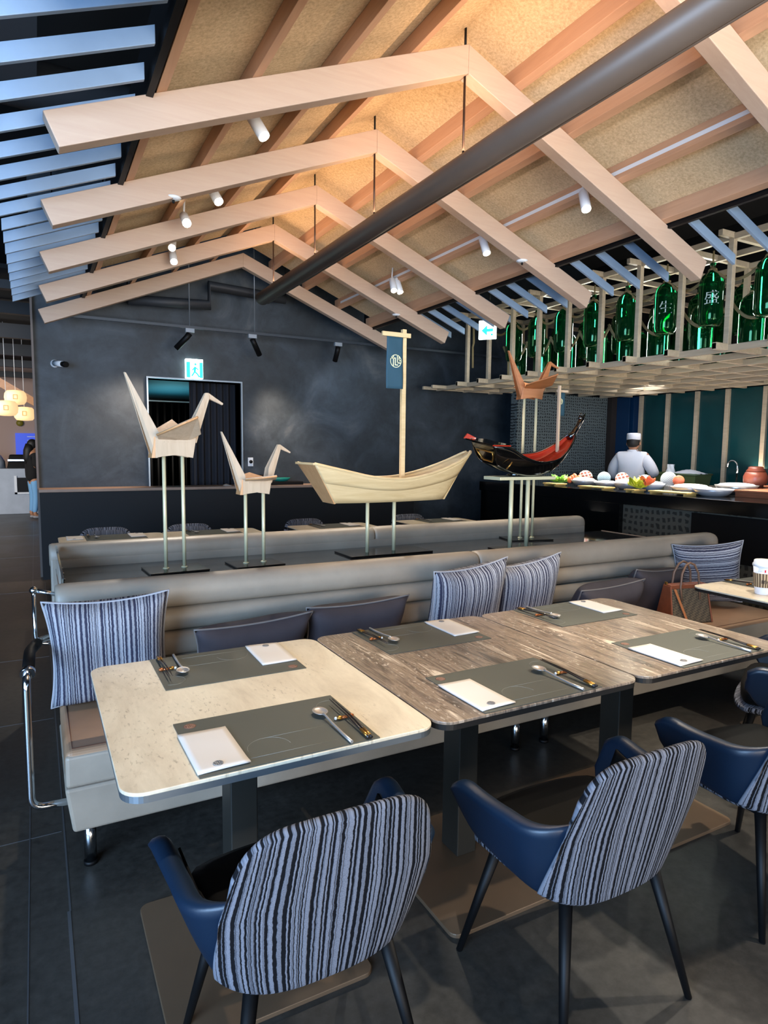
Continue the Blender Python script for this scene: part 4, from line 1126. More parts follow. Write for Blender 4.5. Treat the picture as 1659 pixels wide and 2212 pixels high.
# wooden boat -----------------------------------------------------------
YB = 3.84
t = thing('wooden_boat', 'pale wooden serving boat with mast on two steel poles', 'boat sculpture', (2.09, YB, ZI))
Tt = catmull([(1.505, 1.405), (1.70, 1.362), (1.93, 1.316), (2.17, 1.305), (2.40, 1.345), (2.61, 1.415), (2.765, 1.490)])
Bb = catmull([(1.665, 1.157), (1.80, 1.155), (1.95, 1.154), (2.10, 1.154), (2.26, 1.155), (2.42, 1.156), (2.535, 1.158)])
wt = lambda s: 0.150*(1-s**3.2)**0.6*(0.93 + 0.07*math.sin(PI*min(1, s*1.6))) + 0.003
wb = lambda s: 0.092*(1-s**3.2)**0.6 + 0.002
fh = hull(Tt, Bb, wt, wb)
for sd in (-1, 1):
    def sh(off):
        return lambda u, v: (lambda p: (p[0], YB + p[1] - sd*off, p[2]))(fh(u, sd, v))
    m = MB().grid(sh(0.0), 36, 6)
    obj('hull_side', m, 'oak', t, solid=0.010)
    m = MB().grid(lambda u, v: (lambda p: (p[0], YB + p[1] + sd*0.007, p[2]))(fh(u*0.995, sd, 0.52 + 0.48*v)), 36, 4)
    obj('upper_strake', m, 'oak', t, solid=0.008)
    obj('gunwale', MB().tube([(lambda p: (p[0], YB + p[1] + sd*0.004, p[2] + 0.003))(fh(i/40*0.99, sd, 1.0)) for i in range(41)], 0.0095, 8), 'oak', t)
m = MB().grid(lambda u, v: (lambda p: (p[0], YB + p[1]*(2*v-1), p[2] + 0.004))(fh(u, 1, 0.02)), 24, 2)
obj('bottom', m, 'oak', t, solid=0.012)
m = MB().grid(lambda u, v: (lambda p: (p[0], YB + p[1]*(2*v-1), p[2]))(fh(0.02 + u*0.94, 1, 0.55)), 24, 2)
obj('deck', m, 'crane_edge', t, solid=0.008)
tr = [(1.505, YB-0.146, 1.408), (1.505, YB+0.146, 1.408), (1.665, YB+0.095, 1.150), (1.665, YB-0.095, 1.150)]
obj('transom', MB().plate([(x-0.004, y, z) for x, y, z in tr], (0.012, 0, 0.004)), 'crane_edge', t, bevel=0.0015)
obj('transom_cap', MB().plate([(1.492, YB-0.155, 1.400), (1.492, YB+0.155, 1.400), (1.520, YB+0.155, 1.398), (1.520, YB-0.155, 1.398)], (0, 0, 0.014)), 'oak', t, bevel=0.0015)
obj('stem_post', MB().plate([(2.775, YB-0.012, 1.500), (2.752, YB-0.012, 1.478), (2.515, YB-0.012, 1.155), (2.552, YB-0.012, 1.152)], (0, 0.024, 0)), 'oak', t, bevel=0.001)
for x in (1.955, 2.16): obj('pole', MB().tube([(x, YB + 0.02, ZI), (x, YB + 0.02, 1.156)], 0.0125, 16), 'brass', t)
obj('base_plate', MB().box(1.775, 2.40, YB-0.11, YB+0.16, ZI-0.0005, ZI+0.010), 'satin', t, bevel=0.002)
ms = obj('mast', MB().box(2.192-0.0, 2.222, YB-0.015, YB+0.015, 1.20, 2.300), 'oak', t, bevel=0.002)
obj('yard', MB().box(2.03, 2.245, YB-0.033, YB-0.015, 2.243, 2.272), 'oak', t, bevel=0.002)
fl = obj('flag', MB().grid(lambda u, v: (2.066 + 0.126*u, YB - 0.020 + 0.004*math.sin(u*4+v*5), 1.905 + 0.345*v), 8, 14), 'flag', t, solid=0.002)
obj('emblem', emblem(MB(), 2.133, 2.085, 0.043, lambda x, z, d: (x, YB - 0.0275 - 0.001*d, z)), 'emblem', fl)
# lacquered boat ----------------------------------------------------------
YL = 3.66
t = thing('lacquered_boat', 'black and red lacquered boat with carved prow and small flag', 'boat sculpture', (3.1, YL, 1.31))
Tl = catmull([(2.665, 1.560), (2.80, 1.545), (2.93, 1.485), (3.06, 1.452), (3.20, 1.452), (3.34, 1.480), (3.46, 1.555), (3.545, 1.640)])
Bl = catmull([(2.76, 1.410), (2.84, 1.375), (2.94, 1.350), (3.04, 1.340), (3.15, 1.342), (3.28, 1.372), (3.43, 1.470), (3.545, 1.625)])
wl = lambda s: 0.155*(0.72 + 0.28*math.sin(PI*min(1, s*1.15)))*(1-s**4)**0.7 + 0.004
wl0 = lambda s: 0.07*(1-s**3) + 0.003
fh2 = hull(Tl, Bl, wl, wl0, round_=0.8)
for sd in (-1, 1):
    obj('hull_side', MB().grid(lambda u, v: (lambda p: (p[0], YL + p[1], p[2]))(fh2(u, sd, v)), 36, 12), 'lacquer', t, solid=0.006)
    obj('inner_side', MB().grid(lambda u, v: (lambda p: (p[0], YL + p[1] - sd*0.010, p[2] + 0.004))(fh2(0.1 + 0.88*u, sd, 0.15 + 0.83*v)), 30, 8), 'redlac', t, solid=0.003)
    obj('gunwale', MB().tube([(lambda p: (p[0], YL + p[1], p[2]))(fh2(i/40*0.985, sd, 1.0)) for i in range(41)], 0.007, 8), 'lacquer', t)
obj('bottom', MB().grid(lambda u, v: (lambda p: (p[0], YL + p[1]*(2*v-1), p[2]))(fh2(u, 1, 0.0)), 24, 2), 'lacquer', t, solid=0.008)
obj('deck', MB().grid(lambda u, v: (lambda p: (p[0], YL + p[1]*(2*v-1)*0.95, p[2]))(fh2(0.06 + u*0.9, 1, 0.62)), 24, 2), 'redlac', t, solid=0.004)
st = [(2.672, YL-0.115, 1.545), (2.672, YL+0.115, 1.545), (2.765, YL+0.075, 1.405), (2.765, YL-0.075, 1.405)]
tr = obj('transom', MB().plate([(x-0.006, y, z) for x, y, z in st], (0.012, 0, 0.005)), 'lacquer', t, bevel=0.002)
gd = [(2.672 + (2.765-2.672)*q - 0.010, YL + yy, 1.545 - 0.14*q) for q, yy in [(0.30, -0.085), (0.30, 0.085), (0.55, 0.075), (0.82, 0.045), (0.82, -0.045), (0.55, -0.075)]]
obj('gilt_frame', MB().tube(gd, 0.006, 6, closed=True), 'gold', tr)
obj('stern_shelf', MB().plate([(2.640, YL-0.135, 1.553), (2.640, YL+0.150, 1.553), (2.80, YL+0.12, 1.556), (2.80, YL-0.135, 1.556)], (0, 0, 0.010)), 'lacquer', t, bevel=0.002)
obj('stern_lip', MB().plate([(2.632, YL+0.155, 1.560), (2.66, YL+0.155, 1.595), (2.72, YL+0.13, 1.570), (2.72, YL+0.13, 1.560)], (0, 0.008, 0)), 'redlac', t)
obj('stern_trim', MB().box(2.640, 2.800, YL-0.139, YL-0.133, 1.556, 1.563), 'redlac', t)
obj('prow', MB().tube([(3.50, YL, 1.60), (3.545, YL, 1.640), (3.585, YL, 1.700), (3.605, YL, 1.745), (3.640, YL, 1.785)], [0.022, 0.020, 0.017, 0.020, 0.004], 10), 'lacquer', t)
obj('prow_carving', MB().ball((3.596, YL, 1.752), 0.022, (1.0, 0.7, 1.0)).tube([(3.59, YL, 1.76), (3.575, YL, 1.785), (3.60, YL, 1.79)], 0.006, 6), 'lacquer', t)
obj('gilt_cord', MB().tube([(2.82, YL-0.150, 1.45), (2.80, YL-0.148, 1.425), (2.785, YL-0.14, 1.40)], 0.005, 6), 'gold', t)
obj('foot', MB().lathe([(0.10, 0.0), (0.12, 0.012), (0.07, 0.03), (0.0, 0.03)], (3.09, YL, 1.318), 24, sxy=(1.3, 0.7)), 'lacquer', t)
obj('mast', MB().box(3.428, 3.447, YL, YL+0.02, 1.47, 1.985), 'crane', t, bevel=0.0015)
obj('yard', MB().box(3.43, 3.545, YL+0.02, YL+0.034, 1.938, 1.956), 'crane', t, bevel=0.0015)
fl = obj('flag', MB().grid(lambda u, v: (3.455 + 0.075*u, YL + 0.040, 1.765 + 0.175*v), 4, 8), 'flag', t, solid=0.002)
obj('emblem', emblem(MB(), 3.482, 1.872, 0.022, lambda x, z, d: (x, YL + 0.036 - 0.001*d, z), w_=0.14), 'emblem', fl)
boat_ = t
for q in [z_ for z_ in col.objects if z_.parent == boat_ and z_.type == 'MESH']:
    sub_ = [q] + [z_ for z_ in col.objects if z_.parent == q]
    tilt_ = not any(q.name.startswith(k) for k in ('mast', 'yard', 'flag', 'foot'))
    for z_ in sub_:
        for v_ in z_.data.vertices:
            x_, y_, h_ = v_.co.x + 3.1, v_.co.y, v_.co.z + 1.31 - 1.345
            x_ = 3.64 - (3.64 - x_)*0.945
            if tilt_:
                a_ = rd(9); y_, h_ = y_*1.12*math.cos(a_) - h_*math.sin(a_), y_*1.12*math.sin(a_) + h_*math.cos(a_)
            v_.co = (x_ - 3.1, y_, h_ + 0.035)
t = thing('display_stand', 'brass display stand with two poles under the lacquered boat', 'stand', (3.08, 3.68, ZI))
obj('top_plate', MB().box(2.84, 3.35, YL-0.09, YL+0.10, 1.294, 1.317), 'brass', t, bevel=0.002)
obj('base_plate', MB().box(2.86, 3.28, 3.50, 3.72, ZI-0.0005, ZI+0.008), 'satin', t, bevel=0.002)
obj('pole', MB().tube([(2.965, 3.60, ZI), (2.965, 3.60, 1.296)], 0.0155, 16), 'brass', t)
obj('pole', MB().tube([(3.150, 3.64, ZI), (3.150, 3.64, 1.296)], 0.0155, 16), 'brass', t)

# ================================================================== SIGNS, WALL ITEMS
t = thing('exit_sign', 'glowing green exit sign above the dark doorway', 'exit sign', (1.79, 8.36, 2.36))
obj('box', MB().box(1.685, 1.895, 8.33, 8.395, 2.357, 2.595), 'sign_white', t, bevel=0.004)
obj('green_panel', MB().box(1.690, 1.735, 8.322, 8.329, 2.365, 2.555), 'sign_green', t)
obj('green_panel', MB().box(1.850, 1.890, 8.322, 8.329, 2.365, 2.555), 'sign_green', t)
f = MB()
def limb(a, b_, r=0.010): f.tube([(a[0], 8.325, a[1]), (b_[0], 8.325, b_[1])], r, 6)
limb((1.795, 2.50), (1.79, 2.44), 0.014); limb((1.79, 2.44), (1.755, 2.385)); limb((1.79, 2.44), (1.825, 2.41)); limb((1.825, 2.41), (1.845, 2.375)); limb((1.79, 2.49), (1.76, 2.455), 0.008); limb((1.80, 2.49), (1.835, 2.465), 0.008)
f.ball((1.80, 8.325, 2.53), 0.014)
obj('running_figure', f, 'sign_green', t)
t = thing('direction_sign', 'bright hanging sign with a green left arrow beside the rafters', 'exit sign', (4.60, 6.10, 2.77))
def sg(x, z, d): return (4.62 + x*0.62, 6.12 - x*0.78 , z)
def sgp(P, off):
    n_ = Vector((-0.78, -0.62, 0))
    return [(4.62 + x*0.62 + n_.x*off, 6.12 - x*0.78 + n_.y*off, z) for x, z in P]
obj('face', MB().plate(sgp([(-0.10, 2.775), (0.10, 2.775), (0.10, 2.985), (-0.10, 2.985)], 0.0), (0.78*0.04, 0.62*0.04, 0)), 'sign_white', t, bevel=0.003)
obj('arrow', MB().plate(sgp([(-0.065, 2.87), (0.0, 2.93), (0.0, 2.888), (0.07, 2.888), (0.07, 2.855), (0.0, 2.855), (0.0, 2.81)], 0.004), (-0.004, -0.003, 0)), 'sign_green', t)
obj('dot', MB().plate(sgp([(0.045, 2.81), (0.07, 2.81), (0.07, 2.832), (0.045, 2.832)], 0.004), (-0.004, -0.003, 0)), 'sign_green', t)
obj('rod', MB().tube([(4.65, 6.13, 2.98), (4.65, 6.13, 4.6)], 0.007, 8), 'black', t)
t = thing('security_camera', 'small white security camera on the dark wall at the left', 'camera', (0.25, 8.4, 2.43))
obj('body', MB().tube([(0.235, 8.34, 2.435), (0.31, 8.20, 2.415)], 0.033, 16), 'white', t)
obj('lens_hood', MB().tube([(0.305, 8.21, 2.416), (0.345, 8.13, 2.405)], 0.031, 16), 'black', t)
obj('bracket', MB().lathe([(0.04, 0), (0.045, 0.01), (0.0, 0.012)], (0, 0, 0), 16).xf(Matrix.Translation((0.235, 8.395, 2.435)) @ Matrix.Rotation(PI/2, 4, 'X')), 'white', t)
t = thing('wall_switch', 'white wall plate with a dark dial right of the doorway', 'switch', (2.51, 8.39, 1.32))
obj('plate', MB().box(2.475, 2.545, 8.388, 8.399, 1.26, 1.375), 'white', t, bevel=0.003)
obj('dial', MB().lathe([(0.024, 0), (0.022, 0.012), (0.0, 0.013)], (0, 0, 0), 16).xf(Matrix.Translation((2.513, 8.388, 1.32)) @ Matrix.Rotation(PI/2, 4, 'X')), 'black', t)
t = thing('utensil_tray', 'black tray on the ledge behind the small crane', 'tray', (2.72, 8.22, 1.02))
obj('tray', MB().box(2.50, 3.15, 8.12, 8.30, 1.021, 1.062), 'black', t, bevel=0.006)
obj('case', MB().box(2.44, 2.68, 8.16, 8.34, 1.062, 1.15), 'black', t, bevel=0.01)
o = obj('glass_dish', MB().lathe([(0.02, 0.0), (0.05, 0.01), (0.075, 0.05), (0.07, 0.05), (0.045, 0.015), (0.0, 0.012)], (2.87, 8.2, 1.063), 20, sxy=(1.7, 0.8)), 'teal'); tag(o, 'teal glass dish on the black ledge tray', 'dish')
for i, x in enumerate((2.10, 2.24)):
    o = obj('paper_slip', MB().grid(lambda u, v: (x + 0.09*u, 8.12 + 0.12*v, 1.022 + 0.02*math.sin(u*3)*v), 4, 4), 'paper', solid=0.001)
    tag(o, ['flat paper slip on the ledge under the doorway curtain', 'curled paper slip on the ledge under the doorway curtain'][i], 'paper')

# ================================================================== BOTTLE RACK
XR = 5.2; ZB = 2.365; ZTP = 3.30
py = [3.08 + 0.47*k for k in range(10)]
t = thing('bottle_rack', 'pale timber lattice rack over the food counter', 'rack', (6.8, 5.2, ZB))
for k, y in enumerate(py + [2.61]):
    for x in (XR, 6.14):
        obj('post', MB().box(x - 0.023, x + 0.023, y - 0.023, y + 0.023, ZB + 0.02, ZTP), 'lattice', t, bevel=0.002)
    obj('cross_bar', MB().box(XR - 0.17, 8.40 if y < 7.6 else 6.4, y - 0.02, y + 0.02, ZB, ZB + 0.055), 'lattice', t, bevel=0.002)
    obj('top_bar', MB().box(XR - 0.17, 7.2, y - 0.02, y + 0.02, ZTP - 0.02, ZTP + 0.03), 'lattice', t, bevel=0.002)
    obj('side_stub', MB().box(XR - 0.17, XR + 0.05, y - 0.022, y + 0.022, ZB - 0.002, ZB + 0.05), 'lattice', t, bevel=0.002)
for i in range(7):
    x = XR + 0.47*i if i else XR
    obj('long_bar', MB().box(x - 0.018, x + 0.018, 2.4, 7.60 if x > 6.3 else 8.05, ZB - 0.012, ZB + 0.045), 'lattice', t, bevel=0.002)
for x in (XR, 5.67, 6.14, 6.6): obj('top_long_bar', MB().box(x - 0.02, x + 0.02, 2.4, 7.7, ZTP - 0.03, ZTP + 0.02), 'lattice', t, bevel=0.002)
for y0 in (7.78, 8.02): obj('end_bar', MB().box(XR - 0.25, 6.38, y0, y0 + 0.04, ZB, ZB + 0.045), 'lattice', t, bevel=0.002)
def bottle(label, x, y, z, char=None, group='green glass bottles in the rack'):
    c = (x, y, z)
    t = thing('bottle', label, 'bottle', c, 0, group)
    R_ = 0.106
    prof = [(0.0, 0.014), (0.055, 0.004), (0.080, 0.008), (0.099, 0.035), (R_, 0.07), (R_, 0.37), (0.102, 0.41), (0.086, 0.45), (0.045, 0.485), (0.024, 0.505), (0.021, 0.545), (0.026, 0.548), (0.026, 0.562), (0.019, 0.565)]
    obj('glass_body', MB().lathe(prof, c, 28), 'bottle', t)
    obj('neck_cord', MB().tube([(x + 0.028*math.cos(a), y + 0.028*math.sin(a), z + 0.505) for a in [k*PI/6 for k in range(12)]], 0.010, 6, closed=True), 'rope', t)
    if char: obj('lettering', wrap_text(char, 0.13, c, R_ + 0.001, rd(218), 0.235), 'char', t)
    return t
def cord(P, label, group='hemp ropes looped between the bottles', r=0.014):
    o = obj('rope', MB().tube(P, r, 8), 'rope'); tag(o, label, 'rope', group)
def sag(a, b_, d, n=14): return [tuple(Vector(a).lerp(Vector(b_), i/n) - Vector((0, 0, 4*d*(i/n)*(1-i/n)))) for i in range(n+1)]
ub = [(3.36, None), (3.88, '盛'), (4.36, '生'), (4.83, None), (5.28, None), (5.74, None), (6.19, None), (6.62, None)]
for i, (y, c) in enumerate(ub):
    w_ = ORD[i] + ' hanging green bottle in the upper row, counted from the right edge'
    bottle(w_ if not c else 'hanging green bottle lettered with a white character, ' + ('right' if i == 1 else 'left') + ' one of the two', 5.42, y, 2.63, c)
    cord(sag((5.42, y, 3.16), (5.40, ub[i+1][0] if i < 7 else 7.1, 3.16), 0.16), ORD[i] + ' upper rope loop of the bottle rack, counted from the right edge')
    cord([(5.42, y, 3.13), (5.42, y, ZTP)], ORD[i] + ' short cord tying an upper bottle to the rack, from the right edge', 'cords tying upper bottles', 0.008)
lb = [3.16, 3.64, 4.13, 4.62, 5.02, 5.45, 5.92, 6.35, 6.8]
for i, y in enumerate(lb):
    bottle(ORD[i] + ' standing green bottle in the lower front row, counted from the right edge', 5.66, y, ZB + 0.056)
    if i < 8: cord(sag((5.50, y + 0.1, 2.86), (5.48, lb[i+1] + 0.1, 2.86), 0.20), ORD[i] + ' lower rope loop of the bottle rack, counted from the right edge')
for i, y in enumerate([3.4, 3.95, 4.45, 4.95, 5.5, 6.05, 6.55]):
    bottle(ORD[i] + ' green bottle in the dim rear row of the rack, counted from the right edge', 6.42, y, ZB + 0.056)
    bottle(ORD[i] + ' green bottle hanging in the dim rear upper row, counted from the right edge', 6.30, y + 0.2, 2.68)
cord([(5.3, 7.33, 3.25), (5.29, 7.30, 2.95), (5.31, 7.35, 2.90), (5.3, 7.33, 2.75), (5.31, 7.34, 2.62)], 'short knotted rope end hanging near the far end of the rack')
cord([(5.45, 6.75, 2.90), (5.45, 6.72, 2.75), (5.47, 6.78, 2.68), (5.45, 6.75, 2.5), (5.46, 6.75, 2.42)], 'knotted rope tail hanging beside the lower far bottle')

# ================================================================== FOOD COUNTER
ZC = 1.072
t = thing('food_counter', 'long black granite food counter with a woven front panel', 'counter', (6.2, 5, 0))
obj('worktop', MB().box(5.50, 6.90, 2.3, 7.38, 0.945, ZC), 'granite', t, bevel=0.004)
obj('front_body', MB().box(5.52, 6.88, 4.90, 7.36, 0.0, 0.945), 'granite', t)
obj('front_body', MB().box(5.62, 6.88, 2.3, 4.90, 0.0, 0.945), 'granite', t)
obj('front_panel', MB().box(5.58, 5.62, 2.3, 4.90, 0.0, 0.945), 'weave2', t)
obj('recess', MB().box(5.565, 5.585, 2.3, 4.06, 0.50, 0.925), 'black', t)
t = thing('rear_counter', 'dark kitchen counter under the teal windows', 'counter', (8.1, 5.5, 0))
obj('body', MB().box(7.85, 8.40, 3.4, 7.6, 0.0, 0.93), 'panel', t)
obj('worktop', MB().box(7.80, 8.41, 3.4, 7.62, 0.93, 0.965), plain('dark_steel_top', '#3b3d3f', 0.3, 0.6), t, bevel=0.003)
def leaf(m, c, r, ang, tilt, ruffle=5):
    def fn(u, v):
        a = (u-0.5)*2.2; rr = r*v*(1 + 0.14*math.sin(ruffle*u*PI*2)*v)
        p = Vector((rr*math.sin(a)*0.8, rr*math.cos(a)*math.cos(tilt), rr*math.cos(a)*math.sin(tilt) + 0.012*math.sin(u*ruffle*6)*v))
        return tuple(Matrix.Rotation(ang, 3, 'Z') @ p + Vector(c))
    m.grid(fn, 14, 5)
t = thing('lettuce_dish', 'ruffled green lettuce with salmon at the far end of the counter', 'food', (5.88, 6.20, ZC))
m = MB()
for k in range(12): leaf(m, (5.88 + random.uniform(-.03, .03), 6.22 + random.uniform(-.06, .06), ZC + 0.03), random.uniform(0.09, 0.13), random.uniform(0, 6.28), random.uniform(0.5, 1.2))
obj('leaves', m, 'lime', t, solid=0.002)
m = MB()
for k in range(5): m.ball((5.92 + 0.02*k % 3, 6.06 - 0.02*k, ZC + 0.07 + 0.02*(k % 3)), 0.04, (0.6, 1.0, 1.1))
obj('salmon', m, 'salmon', t)
for i, (x, y, w_) in enumerate([(5.73, 6.12, 0.24), (5.69, 5.40, 0.40), (5.70, 4.86, 0.14), (5.74, 4.42, 0.46)]):
    t = thing('serving_board', ['bamboo serving board under the lettuce', 'bamboo serving board in front of the white-domed bowls', 'small bamboo board under the yellow flowers', 'bamboo serving board before the steel bowls'][i], 'board', (x, y, ZC), 0, 'bamboo boards on the counter')
    obj('board', MB().box(x - 0.09, x + 0.09, y - w_/2, y + w_/2, ZC + 0.015, ZC + 0.030), 'bamboo', t, bevel=0.002)
    for s_ in (-1, 1): obj('foot', MB().box(x - 0.085, x + 0.085, y + s_*(w_/2 - 0.03) - 0.01, y + s_*(w_/2 - 0.03) + 0.01, ZC, ZC + 0.015), 'bamboo', t)
def bowl(lab, x, y, r, h, top, dome, matn='bowlmetal', grp='ice-filled bowls on the counter'):
    t = thing('ice_bowl', lab, 'bowl', (x, y, ZC), 0, grp)
    obj('bowl', MB().lathe([(r*0.55, 0.0), (r*0.8, h*0.4), (r, h), (r*0.96, h), (r*0.7, h*0.4), (0.0, h*0.2)], (x, y, ZC), 28), matn, t)
    obj(top, MB().lathe([(r*0.93, h*0.9), (r*0.75, h + dome*0.55), (r*0.4, h + dome*0.9), (0.0, h + dome)], (x, y, ZC), 24), 'ice', t)
bowl('ice bowl below the leftmost red plate', 6.02, 5.92, 0.155, 0.075, 'ice', 0.035)
bowl('ice bowl below the blue lattice plate', 6.03, 5.56, 0.150, 0.065, 'ice', 0.020)
bowl('ice bowl in front of the chef', 6.00, 5.22, 0.160, 0.075, 'ice', 0.045)
bowl('square-looking ice tub right of the chef', 6.02, 4.90, 0.135, 0.085, 'ice', 0.025, 'marble')
bowl('wide steel bowl of ice left of the darker steel bowl', 6.02, 4.42, 0.20, 0.075, 'ice', 0.03)
bowl('dark steel bowl in front of the wooden trays', 5.90, 4.08, 0.19, 0.075, 'contents', 0.0, 'bowlmetal')
bowl('shallow platter of ice before the terracotta jar', 6.45, 4.20, 0.21, 0.095, 'ice', 0.025, 'steel')
for i, (y, z, mt, lb_, r) in enumerate([(6.091, 1.172, 'plate_red', 'leftmost red and white patterned round plate standing upright', 0.088), (5.781, 1.173, 'plate_blue', 'pale blue lattice plate standing upright left of the chef', 0.080),
        (5.499, 1.175, 'plate_red', 'red and white plate standing upright just in front of the chef', 0.080), (5.167, 1.163, 'plate_blue', 'blue lattice plate standing upright before the chef apron', 0.078),
        (4.85, 1.200, 'plate_white', 'white lattice plate standing upright behind the yellow flowers', 0.085), (4.72, 1.190, 'salmon', 'small orange plate standing upright beside the white lattice plate', 0.060)]):
    t = thing('round_plate', lb_, 'plate', (6.22, y, z), 0, 'round plates standing on the counter')
    T_ = Matrix.Translation((6.22, y, z)) @ Matrix.Rotation(rd(38), 4, 'Z') @ Matrix.Rotation(rd(84), 4, 'Y')
    obj('dish', MB().lathe([(0.0, 0.0), (r*0.9, 0.0), (r, 0.006), (r*0.98, 0.010), (r*0.85, 0.006), (0.0, 0.005)], n=28).xf(T_), mt, t)
    obj('stand', MB().box(6.19, 6.25, y - 0.03, y + 0.03, ZC, z - r + 0.012), 'steel', t)
t = thing('flower_arrangement', 'yellow-green flower arrangement on the counter', 'flowers', (5.75, 4.86, ZC + 0.03))
m = MB()
for k in range(14): leaf(m, (5.76, 4.86 + random.uniform(-.03, .03), ZC + 0.035), random.uniform(0.07, 0.15), random.uniform(0, 6.28), random.uniform(0.5, 1.3), 2)
obj('petals', m, 'yellow', t, solid=0.002)
m = MB()
for k in range(3): leaf(m, (5.80, 4.80, ZC + 0.06), 0.12, 1.0 + k, 1.0, 2)
obj('orange_leaves', m, 'salmon', t, solid=0.002)
t = thing('jar', 'glazed terracotta lidded jar at the right end of the counter', 'jar', (6.75, 4.19, ZC))
obj('body', MB().lathe([(0.075, 0.03), (0.085, 0.04), (0.115, 0.10), (0.118, 0.16), (0.10, 0.205), (0.085, 0.215), (0.0, 0.215)], (6.75, 4.19, ZC + 0.02), 28), 'terracotta', t)
obj('lid', MB().lathe([(0.090, 0.215), (0.094, 0.222), (0.075, 0.245), (0.072, 0.262), (0.05, 0.270), (0.0, 0.271)], (6.75, 4.19, ZC + 0.02), 28), 'terracotta', t)
obj('base', MB().lathe([(0.095, 0.0), (0.095, 0.05), (0.0, 0.05)], (6.75, 4.19, ZC), 24), 'tray_wood', t)
for i, (x0, x1, y0, y1, h) in enumerate([(6.05, 6.60, 3.45, 3.95, 0.070), (5.98, 6.50, 3.05, 3.42, 0.055), (6.62, 6.88, 3.5, 4.0, 0.10)]):
    t = thing('wooden_tray', ['large red-brown wooden tray box beside the jar', 'low red-brown wooden tray at the right edge of the counter', 'tall red-brown wooden box behind the trays'][i], 'tray', ((x0+x1)/2, (y0+y1)/2, ZC), 0, 'wooden trays on the counter')
    obj('tray', MB().box(x0, x1, y0, y1, ZC + 0.0, ZC + h - 0.02), 'tray_wood', t, bevel=0.003)
    obj('rim', MB().box(x0 - 0.012, x1 + 0.012, y0 - 0.012, y1 + 0.012, ZC + h - 0.02, ZC + h), 'tray_wood', t, bevel=0.003)
t = thing('storage_bin', 'olive translucent bin with a white cloth behind the counter', 'bin', (8.08, 6.05, 0.965))
obj('bin', MB().hexa([(7.90, 5.75, 0.966), (8.2, 5.75, 0.966), (8.2, 6.55, 0.966), (7.90, 6.55, 0.966), (7.87, 5.72, 1.20), (8.23, 5.72, 1.20), (8.23, 6.58, 1.20), (7.87, 6.58, 1.20)]), 'greenbin', t, bevel=0.01)
obj('rim', MB().tube([(7.87, 5.72, 1.20), (8.23, 5.72, 1.20), (8.23, 6.58, 1.20), (7.87, 6.58, 1.20)], 0.012, 8, closed=True), 'greenbin', t)
obj('cloth', MB().grid(lambda u, v: (7.90 + 0.3*u, 5.75 + 0.4*v, 1.205 + 0.05*math.sin(u*3.1)*math.sin(v*3.1) + 0.01*math.sin(u*17+v*9)), 14, 14), 'cloth_white', t, solid=0.004)
o = obj('plastic_bag', MB().grid(lambda u, v: (8.05 + 0.05*math.cos(u*6.28)*(1-v*0.7) + 0.01*math.sin(u*31+v*8), 6.25 + 0.07*math.sin(u*6.28)*(1.1-v*0.8+0.5*v*v), 1.20 + 0.13*v), 20, 8), 'ice'); tag(o, 'crumpled clear plastic bag standing on the olive bin', 'bag')
t = thing('faucet', 'curved chrome faucet before the teal windows', 'faucet', (8.1, 5.28, 0.965))
obj('spout', MB().tube([(8.1, 5.28, 1.0), (8.1, 5.28, 1.33)] + [(8.1, 5.28 + 0.07*(1-math.cos(a)), 1.33 + 0.07*math.sin(a)) for a in [rd(d) for d in range(15, 181, 15)]] + [(8.1, 5.42, 1.30)], 0.010, 10), 'chrome', t)
obj('base', MB().lathe([(0.03, 0.0), (0.03, 0.03), (0.015, 0.05), (0.0, 0.05)], (8.1, 5.28, 0.965), 16), 'chrome', t)
t = thing('container', 'white cylindrical container with dark lid by the woven wall', 'container', (7.7, 7.45, 0.9))
obj('body', MB().lathe([(0.05, 0), (0.05, 0.16), (0.0, 0.16)], (8.02, 7.42, 0.966), 20), 'marble', t)
obj('lid', MB().lathe([(0.055, 0.16), (0.055, 0.185), (0.0, 0.19)], (8.02, 7.42, 0.966), 20), 'black', t)
o = obj('draped_cover', MB().grid(lambda u, v: (7.0 + 0.85*u, 7.2 + 0.4*v, 0.93 + 0.24*math.sin(u*PI)**0.7*math.sin(v*PI)**0.5 + 0.01*math.sin(u*20)), 24, 12), 'black'); tag(o, 'black cover heaped against the woven kitchen wall', 'cover')
t = thing('side_worktop', 'dark worktop along the woven kitchen wall', 'counter', (7.4, 7.4, 0))
obj('body', MB().box(6.95, 7.79, 7.1, 7.69, 0.0, 0.93), 'panel', t)

# ================================================================== PEOPLE
def skin_body(name, verts, edges, radii, matn, parent, sub=2, root=0):
    me = bpy.data.meshes.new(name); me.from_pydata(verts, edges, []); o = bpy.data.objects.new(name, me); col.objects.link(o)
    o.parent = parent
    sk = o.modifiers.new('skin', 'SKIN'); sk.use_smooth_shade = True
    for i, r in enumerate(radii):
        r = r if isinstance(r, tuple) else (r, r); me.skin_vertices[0].data[i].radius = r
    me.skin_vertices[0].data[root].use_root = True
    s_ = o.modifiers.new('sub', 'SUBSURF'); s_.levels = sub; s_.render_levels = sub
    me.materials.append(MAT[matn]); return o
